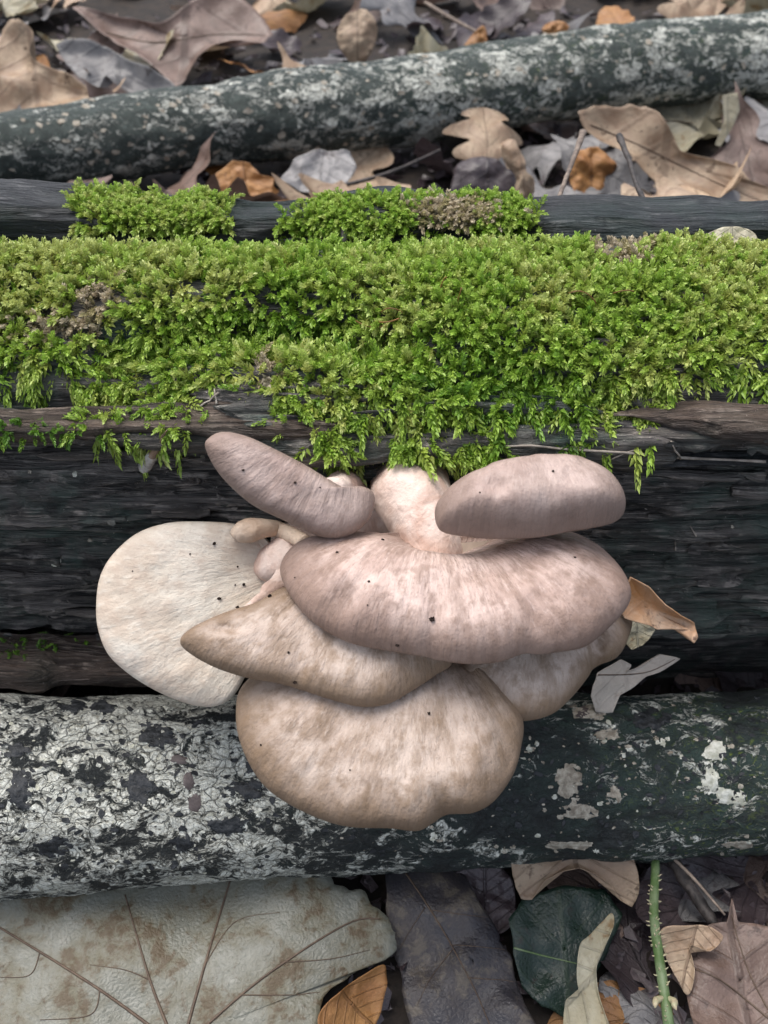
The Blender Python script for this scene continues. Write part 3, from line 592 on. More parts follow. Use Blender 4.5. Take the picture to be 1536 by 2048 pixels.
t = mushroom('F', 'lowest grey beige fan cap of the cluster, over the whitened branch',
    [(486, 1372), (472, 1432), (484, 1496), (520, 1562), (570, 1604), (640, 1638), (700, 1654), (780, 1657), (835, 1662), (866, 1646), (892, 1629), (945, 1626), (988, 1602), (1026, 1550), (1042, 1495), (1045, 1440), (1010, 1370), (940, 1310), (820, 1280), (680, 1285), (560, 1320)],
    F0, (0, -0.36, 1), (770, 1460), (840, 1180), 0.88, 'cap_grey', [at_y(800, 1190, 19.8), at_y(810, 1240, 16.5) - [0, 0, .2], at_y(790, 1380, 13.6) - [0, 0, .7]], (0.9, 0.8, 0.5),
    p=4.0, dents=((840, 1310, (1.3, 0.9), -0.45), (985, 1590, .3, -.06), (885, 1635, (0.2, .5), -0.14)), seed=13, wr=0.10, lump=.09)
H0 = at_y(1050, 1445, 13.0)
t = mushroom('G', 'two-lobed olive beige cap tucked under the largest cap, near the orange leaf',
    [(912, 1345), (925, 1380), (950, 1412), (1000, 1440), (1060, 1441), (1108, 1426), (1146, 1392), (1178, 1352), (1194, 1330), (1232, 1316), (1254, 1282), (1262, 1235), (1225, 1190), (1130, 1170), (1020, 1200), (940, 1260)],
    H0, (0.10, -0.28, 1), (1075, 1305), (1040, 1100), 0.75, 'cap_grey', [at_y(960, 1100, 19.8), at_y(980, 1150, 17.0) - [0, 0, .3], at_y(1030, 1270, 14.6) - [0, 0, .5]], (0.8, 0.7, 0.5),
    p=3.2, dents=((1185, 1300, (0.22, 0.8), -0.30), (1060, 1200, 1.2, -0.4)), seed=15, wr=0.05)
# the fused fleshy base on the log that all the stems leave from
bs = [at_y(560, 1085, 18.2), at_y(640, 1060, 19.0), at_y(760, 1010, 19.3), at_y(880, 1020, 19.4), at_y(960, 1060, 19.3)]
tag(mk_tube('mushroom_base', bs, (0.4, 0.75, 0.9, 0.95, 0.5), M['flesh'], None, 40, 60, 0.16, 4, loc=at_y(780, 1030, 19.4)), 'pinkish white fused foot joining the mushroom cluster to the log', 'mushroom base')

# ------------------------------------------------------------------ branches
BARK = {}
def branch(name, ctl, rad, mat, label, nx, ns, seed, kn=0.05, grp=None, loc=None):
    ctl = np.array(ctl, float); n0 = catmull(ctl, nx, False); rr = np.interp(np.linspace(0, 1, nx), np.linspace(0, 1, len(rad)), rad)
    T = unit(np.gradient(n0, axis=0)); A_ = unit(np.cross(T, [0, 0, 1.0])); B_ = np.cross(A_, T); th = np.linspace(0, 2 * np.pi, ns, endpoint=False)
    D = A_[:, None] * np.cos(th)[None, :, None] + B_[:, None] * np.sin(th)[None, :, None]
    P = n0[:, None] + D * rr[:, None, None]
    q = P * [0.55, 1, 1]
    d = kn * 1.6 * fbm(P * [0.18, .3, .3], 3, seed) + kn * 0.7 * fbm(q * 1.3, 4, seed + 1) + kn * 0.4 * np.abs(fbm(q * 3.2, 3, seed + 2))
    P = P + D * d[..., None]
    t = thing(name, loc if loc is not None else n0[nx // 2] - [0, 0, rr[nx // 2]], label, 'branch')
    F = grid_quads(nx, ns, True); V = P.reshape(-1, 3); o = mk('bark', V, F, mat, t); BARK[t.name] = o
    for e, k in ((0, 0), (nx - 1, 1)):
        c = n0[e]; Vc = np.vstack([P[e], c + T[e] * (0.1 if k else -0.1)]); j = np.arange(ns); j2 = (j + 1) % ns
        mk('broken_end', Vc, np.stack([j, j2, np.full(ns, ns)], 1), M['wood_brown'], t)
    return t, BVHTree.FromPolygons([tuple(p) for p in V], [tuple(int(a) for a in f) for f in F]), P
nb, NB, NBP = branch('fallen_branch', [(-48, 14.0, 4.5), (-26, 14.7, 4.0), (-11.8, 15.35, 3.66), (0, 15.9, 3.42), (12.3, 16.4, 3.2), (26, 17.0, 3.1), (48, 18.2, 3.0)], (3.2, 3.0, 2.85, 2.63, 2.45, 2.3, 2.1), M['bark'], 'thick whitened fallen branch with black flaking bark, below the mushrooms', 700, 170, 91, 0.12)
fb, FB, FBP = branch('fallen_branch', [at_z(-900, 480, 3.4), at_z(-300, 375, 3.3), at_z(0, 308, 3.4), at_z(400, 252, 3.5), at_z(768, 208, 3.5), at_z(1150, 150, 3.6), at_z(1536, 112, 3.6), at_z(2300, 70, 3.4)], (2.0, 2.2, 2.3, 2.5, 2.65, 2.8, 2.85, 3.0), M['bark_far'], 'slightly crooked mottled grey branch lying on leaves behind the log', 420, 90, 95, 0.12)

# irregular patches that follow a surface (lichen, leftover bark)
def patch(bvh, u, v, ru, rv, mat, parent, name, th=0.05, seed=0, n=30, rough=0.45):
    m = int(np.clip(max(ru, rv) / 1.5, 9, 34)); g = np.linspace(-1.6, 1.6, m); V = []; fs = []; rj = np.random.default_rng(seed)
    for a in g:
        for b in g:
            a0_, b0_ = a, b; a, b = a + rj.normal(0, .9 / m), b + rj.normal(0, .9 / m)
            h, nn = hit(bvh, u + a * ru, v + b * rv)
            q = np.array([a * ru * .07, b * rv * .09, seed * 3.7]); f = 0.75 - (a * a + b * b) * .8 + 1.25 * rough * float(fbm(q, 3, seed, .6))
            if h is None: f = -9; h = np.zeros(3); nn = h
            fs.append(f); V.append(h + nn * (th * float(smooth(-.05, .35, f)) * (1 + .5 * float(noise(q * 6, seed + 3))) - .012)); a = a0_
    fs = np.array(fs); F = grid_quads(m, m); F = F[(fs[F] > -.12).all(1)]
    if len(F) < 3: return
    used = np.unique(F); mp_ = np.full(len(V), -1); mp_[used] = np.arange(len(used))
    return mk(name, np.array(V)[used], mp_[F], M[mat], parent)
for i, (u, v, ru, rv) in enumerate([(1430, 1500, 26, 24), (1420, 1555, 20, 36), (1455, 1595, 34, 22), (1215, 1470, 24, 14), (1135, 1560, 30, 34), (1160, 1620, 36, 26), (1248, 1510, 10, 14), (1325, 1485, 13, 8), (1180, 1425, 40, 18), (1060, 1498, 10, 10), (870, 1672, 12, 12), (1010, 1700, 11, 9), (1140, 1690, 50, 9), (1230, 1590, 16, 20), (1480, 1690, 34, 8)]):
    patch(NB, u, v, ru, rv, 'lichen' if i in (0, 1, 2, 9, 10, 7, 6) else 'lichen_tan', BARK[nb.name], 'lichen_patch', 0.035, i + 1, 44, 0.5)
    for q_ in range(5): patch(NB, u + RNG.normal(0, ru * 1.5), v + RNG.normal(0, rv * 1.4), RNG.uniform(3, 9), RNG.uniform(3, 7), 'lichen' if q_ % 2 else 'lichen_tan', BARK[nb.name], 'lichen_patch', .03, 100 + i * 5 + q_, 14, .5)
for i, (u, v, ru, rv) in enumerate([(540, 1530, 50, 34), (490, 1580, 46, 20), (325, 1470, 46, 26), (590, 1500, 30, 22), (600, 1490, 40, 26), (180, 1415, 60, 14), (30, 1500, 34, 18), (40, 1580, 26, 40), (280, 1575, 40, 32), (360, 1680, 26, 26), (455, 1650, 44, 20), (100, 1690, 40, 24), (1300, 1440, 40, 22)]):
    patch(NB, u, v, ru, rv, 'bark_black', BARK[nb.name], 'bark_plate', 0.06, i + 31, 44, 0.6)
for i, (u, v, ru, rv) in enumerate([(378, 1565, 14, 20), (390, 1605, 14, 22), (358, 1520, 20, 10), (1165, 1425, 20, 14)]):
    patch(NB, u, v, ru, rv, 'bark_brown', BARK[nb.name], 'scar', 0.04, i + 51, 24, 0.3)
# loose thin flakes of pale bark on the left half of the near branch
def flakes(bvh, n, ub, vb, parent, mat, sd, size):
    rg = np.random.default_rng(sd); V = []; F = []
    for k in range(n):
        h, nn = hit(bvh, rg.uniform(*ub), rg.uniform(*vb))
        if h is None: continue
        a = unit(np.cross(nn, rg.normal(0, 1, 3) + [2.0, 0, 0])); b = np.cross(nn, a); s = rg.uniform(*size); w = s * rg.uniform(0.35, 0.8); m = len(V); lift = s * rg.uniform(0.12, 0.4)
        for x, y in ((-1, -.6), (-.2, -1), (.9, -.5), (1, .5), (.1, 1), (-.9, .6)):
            x += rg.normal(0, .15); y += rg.normal(0, .2); V.append(h + a * x * w + b * y * s + nn * (0.012 + lift * max(0, y) ** 2))
        F += [(m, m + 1, m + 2), (m, m + 2, m + 3), (m, m + 3, m + 4), (m, m + 4, m + 5)]
    o = mk('bark_flakes', np.array(V), np.array(F), M[mat], parent, kind='stuff', smooth_=False); return o
flakes(NB, 150, (-60, 620), (1400, 1770), nb, 'lichen', 1, (0.03, 0.09))
flakes(NB, 110, (560, 1580), (1400, 1740), nb, 'lichen_tan', 5, (0.02, 0.06))
flakes(NB, 420, (-60, 1580), (1395, 1770), nb, 'bark_black', 2, (0.04, 0.13))
flakes(FB, 260, (0, 1536), (60, 340), fb, 'lichen_tan', 3, (0.08, 0.3))
flakes(LOGBVH, 260, (0, 1536), (880, 1290), log, 'wood', 4, (0.06, 0.24))

# ------------------------------------------------------------------ leaves
def strip_leaf(L, W, kind, sd, rows=44, cols=11):
    rg = np.random.default_rng(sd); s = np.linspace(0, 1, rows); t = np.linspace(-1, 1, cols)
    if kind == 'oak':
        env = (np.sin(np.pi * np.clip(s, 0, 1) ** 1.15) ** 0.75) * (0.45 + 0.75 * s); n = rg.uniform(3.4, 4.6); ph = rg.uniform(0, 2)
        wl = W / 2 * env * (1 + 0.42 * np.cos(2 * np.pi * n * s + ph)) / 1.1; wr_ = W / 2 * env * (1 + 0.42 * np.cos(2 * np.pi * n * s + ph + 0.6)) / 1.1
    else:
        env = np.sin(np.pi * s ** 0.85) ** 0.8; wl = wr_ = W / 2 * env * (1 + 0.05 * np.abs(np.sin(s * 30)))
    wl, wr_ = np.maximum(wl, 0.03), np.maximum(wr_, 0.03)
    X = np.where(t < 0, t * wl[:, None], t * wr_[:, None]); Y = np.repeat((s * L)[:, None], cols, 1) + 0.10 * L * np.abs(t)[None] * np.sin(np.pi * s)[:, None] - L / 2
    uv = np.stack([np.repeat((t / 2 + .5)[None], rows, 0), np.repeat(s[:, None], cols, 1)], -1)
    cup = rg.uniform(-.5, .7) / W; Z = cup * X ** 2 * 1.6 + 0.35 * rg.uniform(-1, 1) * np.sin(np.pi * s * 1.2)[:, None] * L * 0.15
    Z = Z + L * 0.035 * fbm(np.stack([X * 0.55, Y * 0.55, X * 0 + sd], -1), 3, sd) + np.abs(X) * 0.12 * np.sin(s * 26 + sd)[:, None] * (np.abs(t)[None] ** 2)
    Y = Y; tip = rg.uniform(-0.6, 0.9); Z = Z + tip * (np.clip(s - 0.6, 0, 1)[:, None] ** 2) * L * 1.2
    return np.stack([X, Y, Z], -1).reshape(-1, 3), grid_quads(rows, cols), uv.reshape(-1, 2)
def maple_R(th, L, sd, tooth=0.10):
    rg = np.random.default_rng(sd); r = np.zeros_like(th) + 0.40
    for a, l, w in ((90, 1.0, 38), (42, .92, 36), (138, .92, 36), (-8, .68, 34), (188, .68, 34), (-45, .34, 40), (225, .34, 40)):
        d = np.abs((np.degrees(th) - a + 180) % 360 - 180); r = np.maximum(r, l * (1 - 0.55 * np.clip(d / w, 0, 1.5) ** 0.9))
    base = np.abs((np.degrees(th) + 90 + 180) % 360 - 180); r = r * (0.12 + 0.88 * smooth(0, 28, base))
    return L * (r + tooth * np.abs(np.sin(th * 11 + rg.uniform(0, 3))) ** 3 * r)
def polar_leaf(Rt, rings, curl, crump, sd):
    n = len(Rt); th = np.arange(n) / n * 2 * np.pi; r = np.linspace(0.02, 1, rings)
    X = r[:, None] * Rt * np.cos(th); Y = r[:, None] * Rt * np.sin(th); L = Rt.max()
    Z = curl * (r[:, None] ** 2.5) * L * (0.5 + 0.8 * noise(np.stack([np.cos(th) * 1.3, np.sin(th) * 1.3, th * 0 + sd], -1), sd)) + crump * fbm(np.stack([X, Y, X * 0 + sd], -1) * (3.2 / L), 3, sd)
    dv = np.min([np.abs((np.degrees(th) - a + 180) % 360 - 180) for a in (90, 42, 138, -8, 188)], 0)
    Z = Z + (0.012 * np.minimum(dv, 22)) * (r[:, None]) * L * 0.12
    uv = np.stack([0.5 + r[:, None] * np.cos(th) * .45 * Rt / L, 0.5 + r[:, None] * np.sin(th) * .45 * Rt / L], -1)
    return np.stack([X, Y, Z], -1).reshape(-1, 3), grid_quads(rings, n, True), uv.reshape(-1, 2)

def rotmat(yaw, nrm):
    n = unit(nrm); a = np.array([math.cos(yaw), math.sin(yaw), 0]); a = unit(a - n * np.dot(a, n)); return np.stack([a, np.cross(n, a), n], 1)
from mathutils import Matrix
CLS = [('oak', 'l_tan', 'oak_leaf', 'curled tan lobed oak leaf in the litter {}', 0.19), ('oak', 'l_brown', 'oak_leaf', 'dull brown lobed oak leaf in the litter {}', 0.25), ('oak', 'l_grey', 'oak_leaf', 'wet grey lobed oak leaf in the litter {}', 0.19),
       ('beech', 'l_orange', 'oval_leaf', 'small orange brown oval leaf in the litter {}', 0.10), ('beech', 'l_dark', 'oval_leaf', 'dark purplish brown oval leaf in the litter {}', 0.15), ('maple', 'l_pale', 'maple_leaf', 'pale yellowish grey maple leaf in the litter {}', 0.12)]
LEAFMESH = {}
for ci, (kd, mt, nm, lb, pb) in enumerate(CLS):
    LEAFMESH[ci] = []
    for v in range(5):
        if kd == 'maple': V, F, uv = polar_leaf(maple_R(np.arange(120) / 120 * 2 * np.pi, 4.6 + 0.4 * v, v), 9, 0.25, 0.35, v)
        else: V, F, uv = strip_leaf(*((9.5 - .5 * v, 5.4) if kd == 'oak' else (5.6 + .3 * v, 3.0)), kd, ci * 10 + v, 36, 9)
        me = build_mesh(nm, V, F, uv=uv); me.materials.append(M[mt]); LEAFMESH[ci].append((me, V))
def put_leaf(ci, var, p, yaw, nrm, scale, where):
    kd, mt, nm, lb, pb = CLS[ci]; me, V = LEAFMESH[ci][var]
    Rm = rotmat(yaw, nrm); zmin = (V @ Rm.T)[:, 2].min() * scale
    o = bpy.data.objects.new(nm, me); COL.objects.link(o)
    p = np.array(p, float); p[2] -= zmin * 0.55
    o.matrix_world = Matrix.Translation(Vector(p * S)) @ Matrix(Rm.tolist()).to_4x4() @ Matrix.Scale(scale, 4)
    sz = 'small ' if scale < .88 else 'large ' if scale > 1.02 else 'middling '
    lb = sz + (lb.replace('small ', '').replace('in the litter ', '') if 'tucked' in where else lb.replace('small ', '')); tag(o, lb.format(where), 'leaf', lb.split(' in the')[0].replace(' {}', '') + ' ' + where)
rg = np.random.default_rng(42); pc = np.cumsum([c[4] for c in CLS]); pc /= pc[-1]
def litter(rows, hwf, step, where, smin=0.75, smax=1.15, tilt=0.38, lay=0.9):
    for y in rows:
        hw = hwf(y); n = int(2 * hw / step)
        for k in range(n):
            x = -hw + (k + .5) * step + rg.normal(0, step * 0.3); yy = y + rg.normal(0, step * 0.3)
            pu_, pv_ = to_px(np.array([x, yy, 1.0]))
            if y < 20 and -260 < pu_ < 1800 and pv_ < 2380: continue
            ci = int(np.searchsorted(pc, rg.random())); nr = np.array([rg.normal(0, tilt), rg.normal(-0.12, tilt), 1.0])
            put_leaf(ci, rg.integers(5), (x, yy, ground_h(x, yy) + rg.uniform(0.0, lay)), rg.uniform(0, 6.28), nr, rg.uniform(smin, smax), where if y < 20 else 'between the log and the far branch' if yy < 58 + 0.28 * (x + 20) else 'beyond the far branch')
litter(np.arange(32.5, 118, 5.0), lambda y: 0.44 * math.hypot(y, 28) + 9, 5.4, 'behind the log')
litter(np.arange(3.5, 15, 4.2), lambda y: 27, 6.5, 'in front of the near branch', 0.6, 0.95, 0.25, 0.4)

for (u, v, ci, var, yaw, sc) in ((1260, 1800, 1, 2, 1.2, .62), (1275, 1900, 4, 3, .4, .85), (1260, 1990, 1, 1, 2.8, .55), (1420, 1790, 4, 2, 2.0, 1.0), (1500, 1780, 1, 3, .2, .6), (1230, 2040, 3, 0, 1.7, .7), (1340, 2040, 2, 2, 1.0, .5), (1400, 1730, 2, 1, 2.6, .5), (1440, 1370, 1, 1, .1, .5), (1500, 1375, 4, 2, .5, .6), (60, 1380, 1, 0, .2, .6)):
    p_ = at_z(u, v, 1.0); put_leaf(ci, var, (p_[0], p_[1], float(ground_h(p_[0], p_[1])) - .05), yaw, (rg.normal(0, .1), rg.normal(-.05, .1), 1), sc, 'tucked under the larger leaves by the near branch')
def px_leaf(name, outline, p0, n, mat, label, curl=0.0, crump=0.12, sd=0, cpx=None, veins=(), rings=16, N=120, group=None, cuprim=0.0, sharp=False, thick=0.02, cat='leaf'):
    p0 = np.asarray(p0, float); n = unit(n); pts = [at_plane(u, v, p0, n) for u, v in outline]
    O = catmull(pts, N)
    if sharp:
        q_ = np.vstack([pts, pts[:1]]); l_ = np.concatenate([[0], np.cumsum(np.linalg.norm(np.diff(q_, axis=0), axis=1))]); tt_ = np.linspace(0, l_[-1], N, endpoint=False); O = np.stack([np.interp(tt_, l_, q_[:, k_]) for k_ in range(3)], 1)
    c = at_plane(*cpx, p0, n) if cpx else np.mean(pts, 0)
    # small ragged irregularities of the margin
    L = np.linalg.norm(O - c, axis=1).max(); O = c + (O - c) * (1 + 0.03 * fbm(O * 2.2, 3, sd))[:, None]
    r = np.linspace(0.01, 1, rings); B = c + (O - c)[None] * r[:, None, None]
    e = noise(np.stack([np.cos(np.arange(N) / N * 6.283) * 1.2, np.sin(np.arange(N) / N * 6.283) * 1.2, np.zeros(N) + sd], -1), sd)
    h = crump * fbm(B * (3.0 / L), 2, sd, .3) + (curl + cuprim * e)[None] * (r ** 3)[:, None] if np.ndim(e) else 0
    P = B + n * h[..., None]
    e1 = unit(np.cross(n, [0, 0, 1.0])) if abs(n[2]) < 0.95 else np.array([1.0, 0, 0]); e2 = np.cross(n, e1)
    uv = np.stack([0.5 + ((P - c) @ e1) / (2.2 * L), 0.5 + ((P - c) @ e2) / (2.2 * L)], -1).reshape(-1, 2)
    t = thing(name, p0, label, cat, group)
    o = mk('blade', P.reshape(-1, 3), grid_quads(rings, N, True), M[mat], t, uv=uv)
    md = o.modifiers.new('thickness', 'SOLIDIFY'); md.thickness = thick * S; md.offset = 0
    bv = BVHTree.FromPolygons([tuple(a) for a in P.reshape(-1, 3)], [tuple(int(x) for x in f) for f in grid_quads(rings, N, True)])
    for (vp, vr) in veins:
        pp = []
        for (u, v) in catmull(np.array([(a, b) for a, b in vp], float), 22, False):
            h_, n_ = hit(bv, u, v)
            if h_ is not None: pp.append(h_ + n_ * 0.022)
        if len(pp) > 3: mk_tube('vein', np.array(pp), np.linspace(vr, vr * 0.4, len(pp)), M['green_stem'] if mat == 'l_green' else M['vein'], t, 6)
    return t
g0 = at_z(400, 1900, 1.5)
# near leaves below the branch
px_leaf('maple_leaf', [(792, 1880), (778, 1918), (735, 1928), (700, 1955), (650, 1990), (628, 2060), (600, 2200), (450, 2300), (330, 2160), (230, 2330), (60, 2300), (-80, 2180), (-160, 2000), (-120, 1850), (-60, 1760), (100, 1690), (250, 1660), (400, 1690), (520, 1700), (620, 1712), (680, 1770), (720, 1790), (770, 1830)],
        at_z(400, 1950, 1.6), (0.02, -0.16, 1), 'l_maple', 'big pale greenish grey maple leaf with brown veins lying under the branch', 0.10, 0.34, 3, (350, 2085),
        [(((350, 2090), (300, 1960), (250, 1790)), .05), (((350, 2090), (200, 1980), (0, 1855), (-60, 1820)), .05), (((365, 2090), (410, 1930), (455, 1780), (470, 1730)), .05), (((370, 2090), (520, 1960), (690, 1850), (760, 1838)), .045), (((300, 1960), (250, 1940), (180, 1930)), .018), (((410, 1930), (470, 1845), (560, 1825)), .018), (((480, 1990), (580, 1990), (640, 1985)), .02), (((80, 1905), (60, 1950), (0, 1955)), .02), (((200, 1980), (180, 2030), (80, 2040)), .02), (((560, 1925), (660, 1918), (740, 1900)), .018)], 24, 200, cuprim=0.25)
px_leaf('curled_leaf_edge', [(762, 1930), (765, 1980), (742, 2060), (660, 2080), (632, 2045), (650, 2005), (700, 1965)], at_z(700, 2010, 2.1), (0.5, -0.35, 0.8), 'l_orange', 'ochre curled leaf edge beside the big maple leaf', 0.12, 0.1, 6)
px_leaf('oval_leaf', [(765, 1735), (840, 1715), (920, 1730), (958, 1800), (985, 1838), (1002, 1872), (1000, 1878), (1018, 1905), (1022, 1912), (1030, 1950), (1042, 1985), (1050, 2012), (1078, 2060), (1060, 2200), (900, 2230), (830, 2100), (800, 1960), (775, 1850)], at_z(900, 1900, 1.7), (-0.12, -0.2, 1), 'l_blue', 'long wet blackish leaf with grey blotches next to the big maple leaf', -0.22, 0.3, 8, rings=20, sharp=True, veins=[(((800, 1730), (880, 1850), (950, 1980), (1000, 2100)), .03), (((860, 1820), (930, 1830), (975, 1835)), .014), (((900, 1890), (970, 1895), (1010, 1900)), .014), (((935, 1955), (1000, 1960), (1030, 1965)), .014), (((850, 1815), (815, 1870), (800, 1900)), .014), (((905, 1900), (860, 1960), (835, 2010)), .014)])
px_leaf('oak_leaf', [(1020, 1725), (1060, 1715), (1160, 1708), (1262, 1712), (1272, 1770), (1262, 1815), (1238, 1800), (1220, 1770), (1190, 1748), (1155, 1735), (1120, 1742), (1085, 1762), (1062, 1800), (1040, 1798), (1028, 1760)], at_z(1140, 1760, 2.2), (0.05, -0.5, .85), 'l_tan', 'tan lobed leaf arching out from under the branch', 0.18, 0.2, 9, (1150, 1722), sharp=True)
px_leaf('ivy_leaf', [(1018, 1840), (1050, 1790), (1130, 1770), (1210, 1775), (1245, 1830), (1222, 1900), (1190, 1950), (1165, 2000), (1140, 2036), (1085, 2015), (1045, 1975), (1025, 1905)], at_z(1120, 1900, 1.5), (0.1, -0.25, 1), 'l_green', 'glossy dark green leaf with light vein under the tan arching leaf', -0.06, 0.16, 10, sharp=True, cuprim=.12, veins=[(((1024, 1895), (1090, 1912), (1165, 1930)), .035)])
px_leaf('oak_leaf', [(1222, 1828), (1230, 1848), (1212, 1890), (1195, 1930), (1198, 1985), (1215, 2040), (1240, 2120), (1150, 2140), (1128, 2060), (1132, 2002), (1158, 1990), (1156, 1950), (1160, 1890), (1185, 1865)], at_z(1180, 1960, 2.0), (-0.35, -0.25, .9), 'l_pale', 'narrow pale grey oak leaf leaning on the dark green leaf', 0.1, 0.1, 12, (1180, 1960))
px_leaf('maple_leaf', [(1330, 1848), (1400, 1852), (1450, 1848), (1462, 1800), (1475, 1845), (1540, 1858), (1640, 1850), (1700, 1950), (1640, 2100), (1500, 2150), (1390, 2080), (1372, 1990), (1345, 1950), (1360, 1900)], at_z(1460, 1950, 2.0), (-0.1, -0.12, 1), 'l_brown', 'grey brown maple leaf with a pale folded edge beside the green prickly stem', sharp=True, curl=0.22, crump=0.28, sd=14, cpx=(1480, 1960), veins=[(((1560, 2060), (1500, 1950), (1462, 1830)), .03), (((1540, 2040), (1440, 1960), (1360, 1930)), .03)], cuprim=.3)
px_leaf('oak_leaf', [(1322, 1855), (1400, 1850), (1445, 1870), (1420, 1900), (1380, 1890), (1388, 1940), (1375, 1990), (1350, 1950), (1330, 1910)], at_z(1370, 1900, 2.5), (-0.2, -0.5, .85), 'l_tan', 'tan folded leaf lobe behind the green prickly stem', 0.12, 0.12, 15)
px_leaf('oak_leaf', [(920, 1738), (1000, 1735), (1030, 1780), (1025, 1850), (985, 1870), (940, 1830), (900, 1790)], at_z(970, 1800, 1.5), (0, -.3, 1), 'l_dark', 'dark red brown leaf between the wet blackish leaf and the tan arching leaf', .1, .2, 16)
# leaves wedged between log, branch and cluster
px_leaf('oak_leaf', [(1252, 1152), (1288, 1172), (1318, 1205), (1352, 1228), (1385, 1245), (1391, 1272), (1380, 1284), (1372, 1272), (1373, 1256), (1345, 1258), (1310, 1258), (1290, 1248), (1245, 1235), (1225, 1200)], at_y(1300, 1215, 15.6), (0.10, -0.72, .68), 'l_amber', 'orange curled leaf with a dark hole sticking out beside the largest cap', 0.22, 0.12, 18, (1292, 1215), cuprim=.2, sharp=True)
px_leaf('oak_leaf', [(1180, 1390), (1192, 1345), (1240, 1318), (1262, 1330), (1252, 1342), (1285, 1330), (1320, 1307), (1360, 1318), (1318, 1343), (1290, 1352), (1268, 1372), (1240, 1392), (1225, 1425), (1190, 1425)], at_y(1250, 1360, 17.6), (0.2, -0.75, .65), 'l_beige', 'dry beige lobed leaf wedged between the log and the near branch', 0.05, 0.1, 19, (1250, 1348), sharp=True, veins=[(((1195, 1350), (1290, 1345), (1350, 1318)), .02)])
px_leaf('oak_leaf', [(1240, 1225), (1300, 1240), (1310, 1260), (1285, 1290), (1262, 1300), (1245, 1280)], at_y(1270, 1260, 16.4), (0.1, -0.75, .65), 'l_pale', 'pale leaf scrap under the orange curled leaf', 0.05, .08, 20, sharp=True)
# leaves that stand out behind the log
def lean(u, v, y, zoff=0): return at_y(u, v, y)
px_leaf('oak_leaf', [(1155, 230), (1185, 215), (1262, 210), (1310, 225), (1340, 270), (1358, 305), (1420, 318), (1475, 335), (1500, 365), (1545, 385), (1590, 420), (1500, 445), (1420, 400), (1370, 372), (1320, 372), (1280, 340), (1250, 310), (1195, 282), (1165, 262)], at_z(1350, 330, 3.4), (-0.05, -0.75, .66), 'l_tan', 'large pale tan oak leaf leaning under the far branch', sharp=True, curl=0.4, crump=0.5, sd=22, cpx=(1330, 320), veins=[(((1180, 250), (1300, 300), (1420, 360), (1540, 410)), .05)])
px_leaf('oval_leaf', [(590, 320), (640, 300), (700, 305), (715, 340), (690, 380), (640, 395), (600, 385), (560, 360)], at_z(640, 350, 2.2), (-0.05, -0.5, .8), 'l_grey', 'broad blue grey leaf between the far branch and the log', 0.1, 0.3, 23, sharp=True)
px_leaf('oval_leaf', [(432, 350), (465, 322), (500, 330), (520, 352), (548, 358), (545, 392), (470, 395), (440, 388)], at_z(490, 360, 2.4), (0.1, -0.6, .8), 'l_orange', 'ochre leaf between the far branch and the log', 0.2, 0.25, 24, sharp=True)
px_leaf('oval_leaf', [(912, 330), (940, 312), (985, 312), (1020, 335), (1045, 370), (1035, 400), (960, 400), (905, 390)], at_z(970, 355, 2.6), (0, -0.7, .7), 'l_dark', 'dark purple leaf standing between the far branch and the log', -0.3, 0.25, 25)
px_leaf('oak_leaf', [(1012, 285), (1035, 278), (1055, 310), (1062, 345), (1080, 365), (1070, 398), (1040, 402), (1040, 350), (1018, 318)], at_z(1045, 340, 3.4), (0.3, -0.8, .5), 'l_tan', 'rolled tan leaf standing upright by the dark purple leaf', -0.6, 0.2, 26)
px_leaf('oak_leaf', [(1150, 300), (1200, 290), (1235, 330), (1220, 380), (1190, 400), (1150, 395), (1140, 350)], at_z(1190, 345, 2.0), (0.1, -0.8, .6), 'l_orange', 'rusty orange leaf below the large pale tan oak leaf', -0.2, 0.3, 27, sharp=True)
px_leaf('oak_leaf', [(-40, 150), (20, 60), (70, 75), (65, 120), (120, 150), (160, 175), (192, 205), (130, 225), (50, 240), (-60, 250)], at_z(60, 180, 2.6), (0.1, -0.6, .8), 'l_tan', 'broad crinkled tan leaf at the far branch\'s thin end', 0.6, 0.8, 28, cuprim=.6)
px_leaf('oak_leaf', [(120, 100), (200, 95), (260, 130), (320, 160), (355, 190), (300, 205), (240, 180), (215, 165), (195, 195), (165, 170)], at_z(240, 150, 3.2), (0, -0.5, .8), 'l_grey', 'blue grey leaf with torn edge beside the broad crinkled tan leaf', 0.5, 0.5, 29)
px_leaf('oak_leaf', [(150, 30), (250, 40), (330, 55), (400, 10), (480, 5), (540, 60), (530, 100), (470, 90), (400, 120), (360, 180), (310, 140), (230, 90)], at_z(370, 80, 2.6), (0, -0.45, .85), 'l_brown', 'large mauve brown oak leaf behind the blue grey torn leaf', 0.7, 0.6, 30, (370, 80), [(((160, 50), (300, 85), (420, 70), (530, 70)), .06)])
px_leaf('oak_leaf', [(690, 30), (730, 15), (755, 50), (745, 95), (720, 130), (690, 110), (672, 70)], at_z(715, 70, 4.0), (0, -.8, .5), 'l_tan', 'curled tan leaf standing up just behind the far branch', -0.5, 0.3, 31)
px_leaf('oval_leaf', [(925, 95), (965, 50), (975, 75), (968, 100), (930, 108)], at_z(950, 90, 3.4), (0.1, -.8, .5), 'l_orange', 'small bright ochre leaf touching the far branch from behind', -0.2, .2, 32)
px_leaf('oval_leaf', [(1085, 55), (1110, 40), (1140, 50), (1135, 70), (1095, 72)], at_z(1110, 58, 3.4), (0.1, -.8, .5), 'l_orange', 'small rust brown leaf behind the far branch by a pale leaf', -0.2, .2, 33)
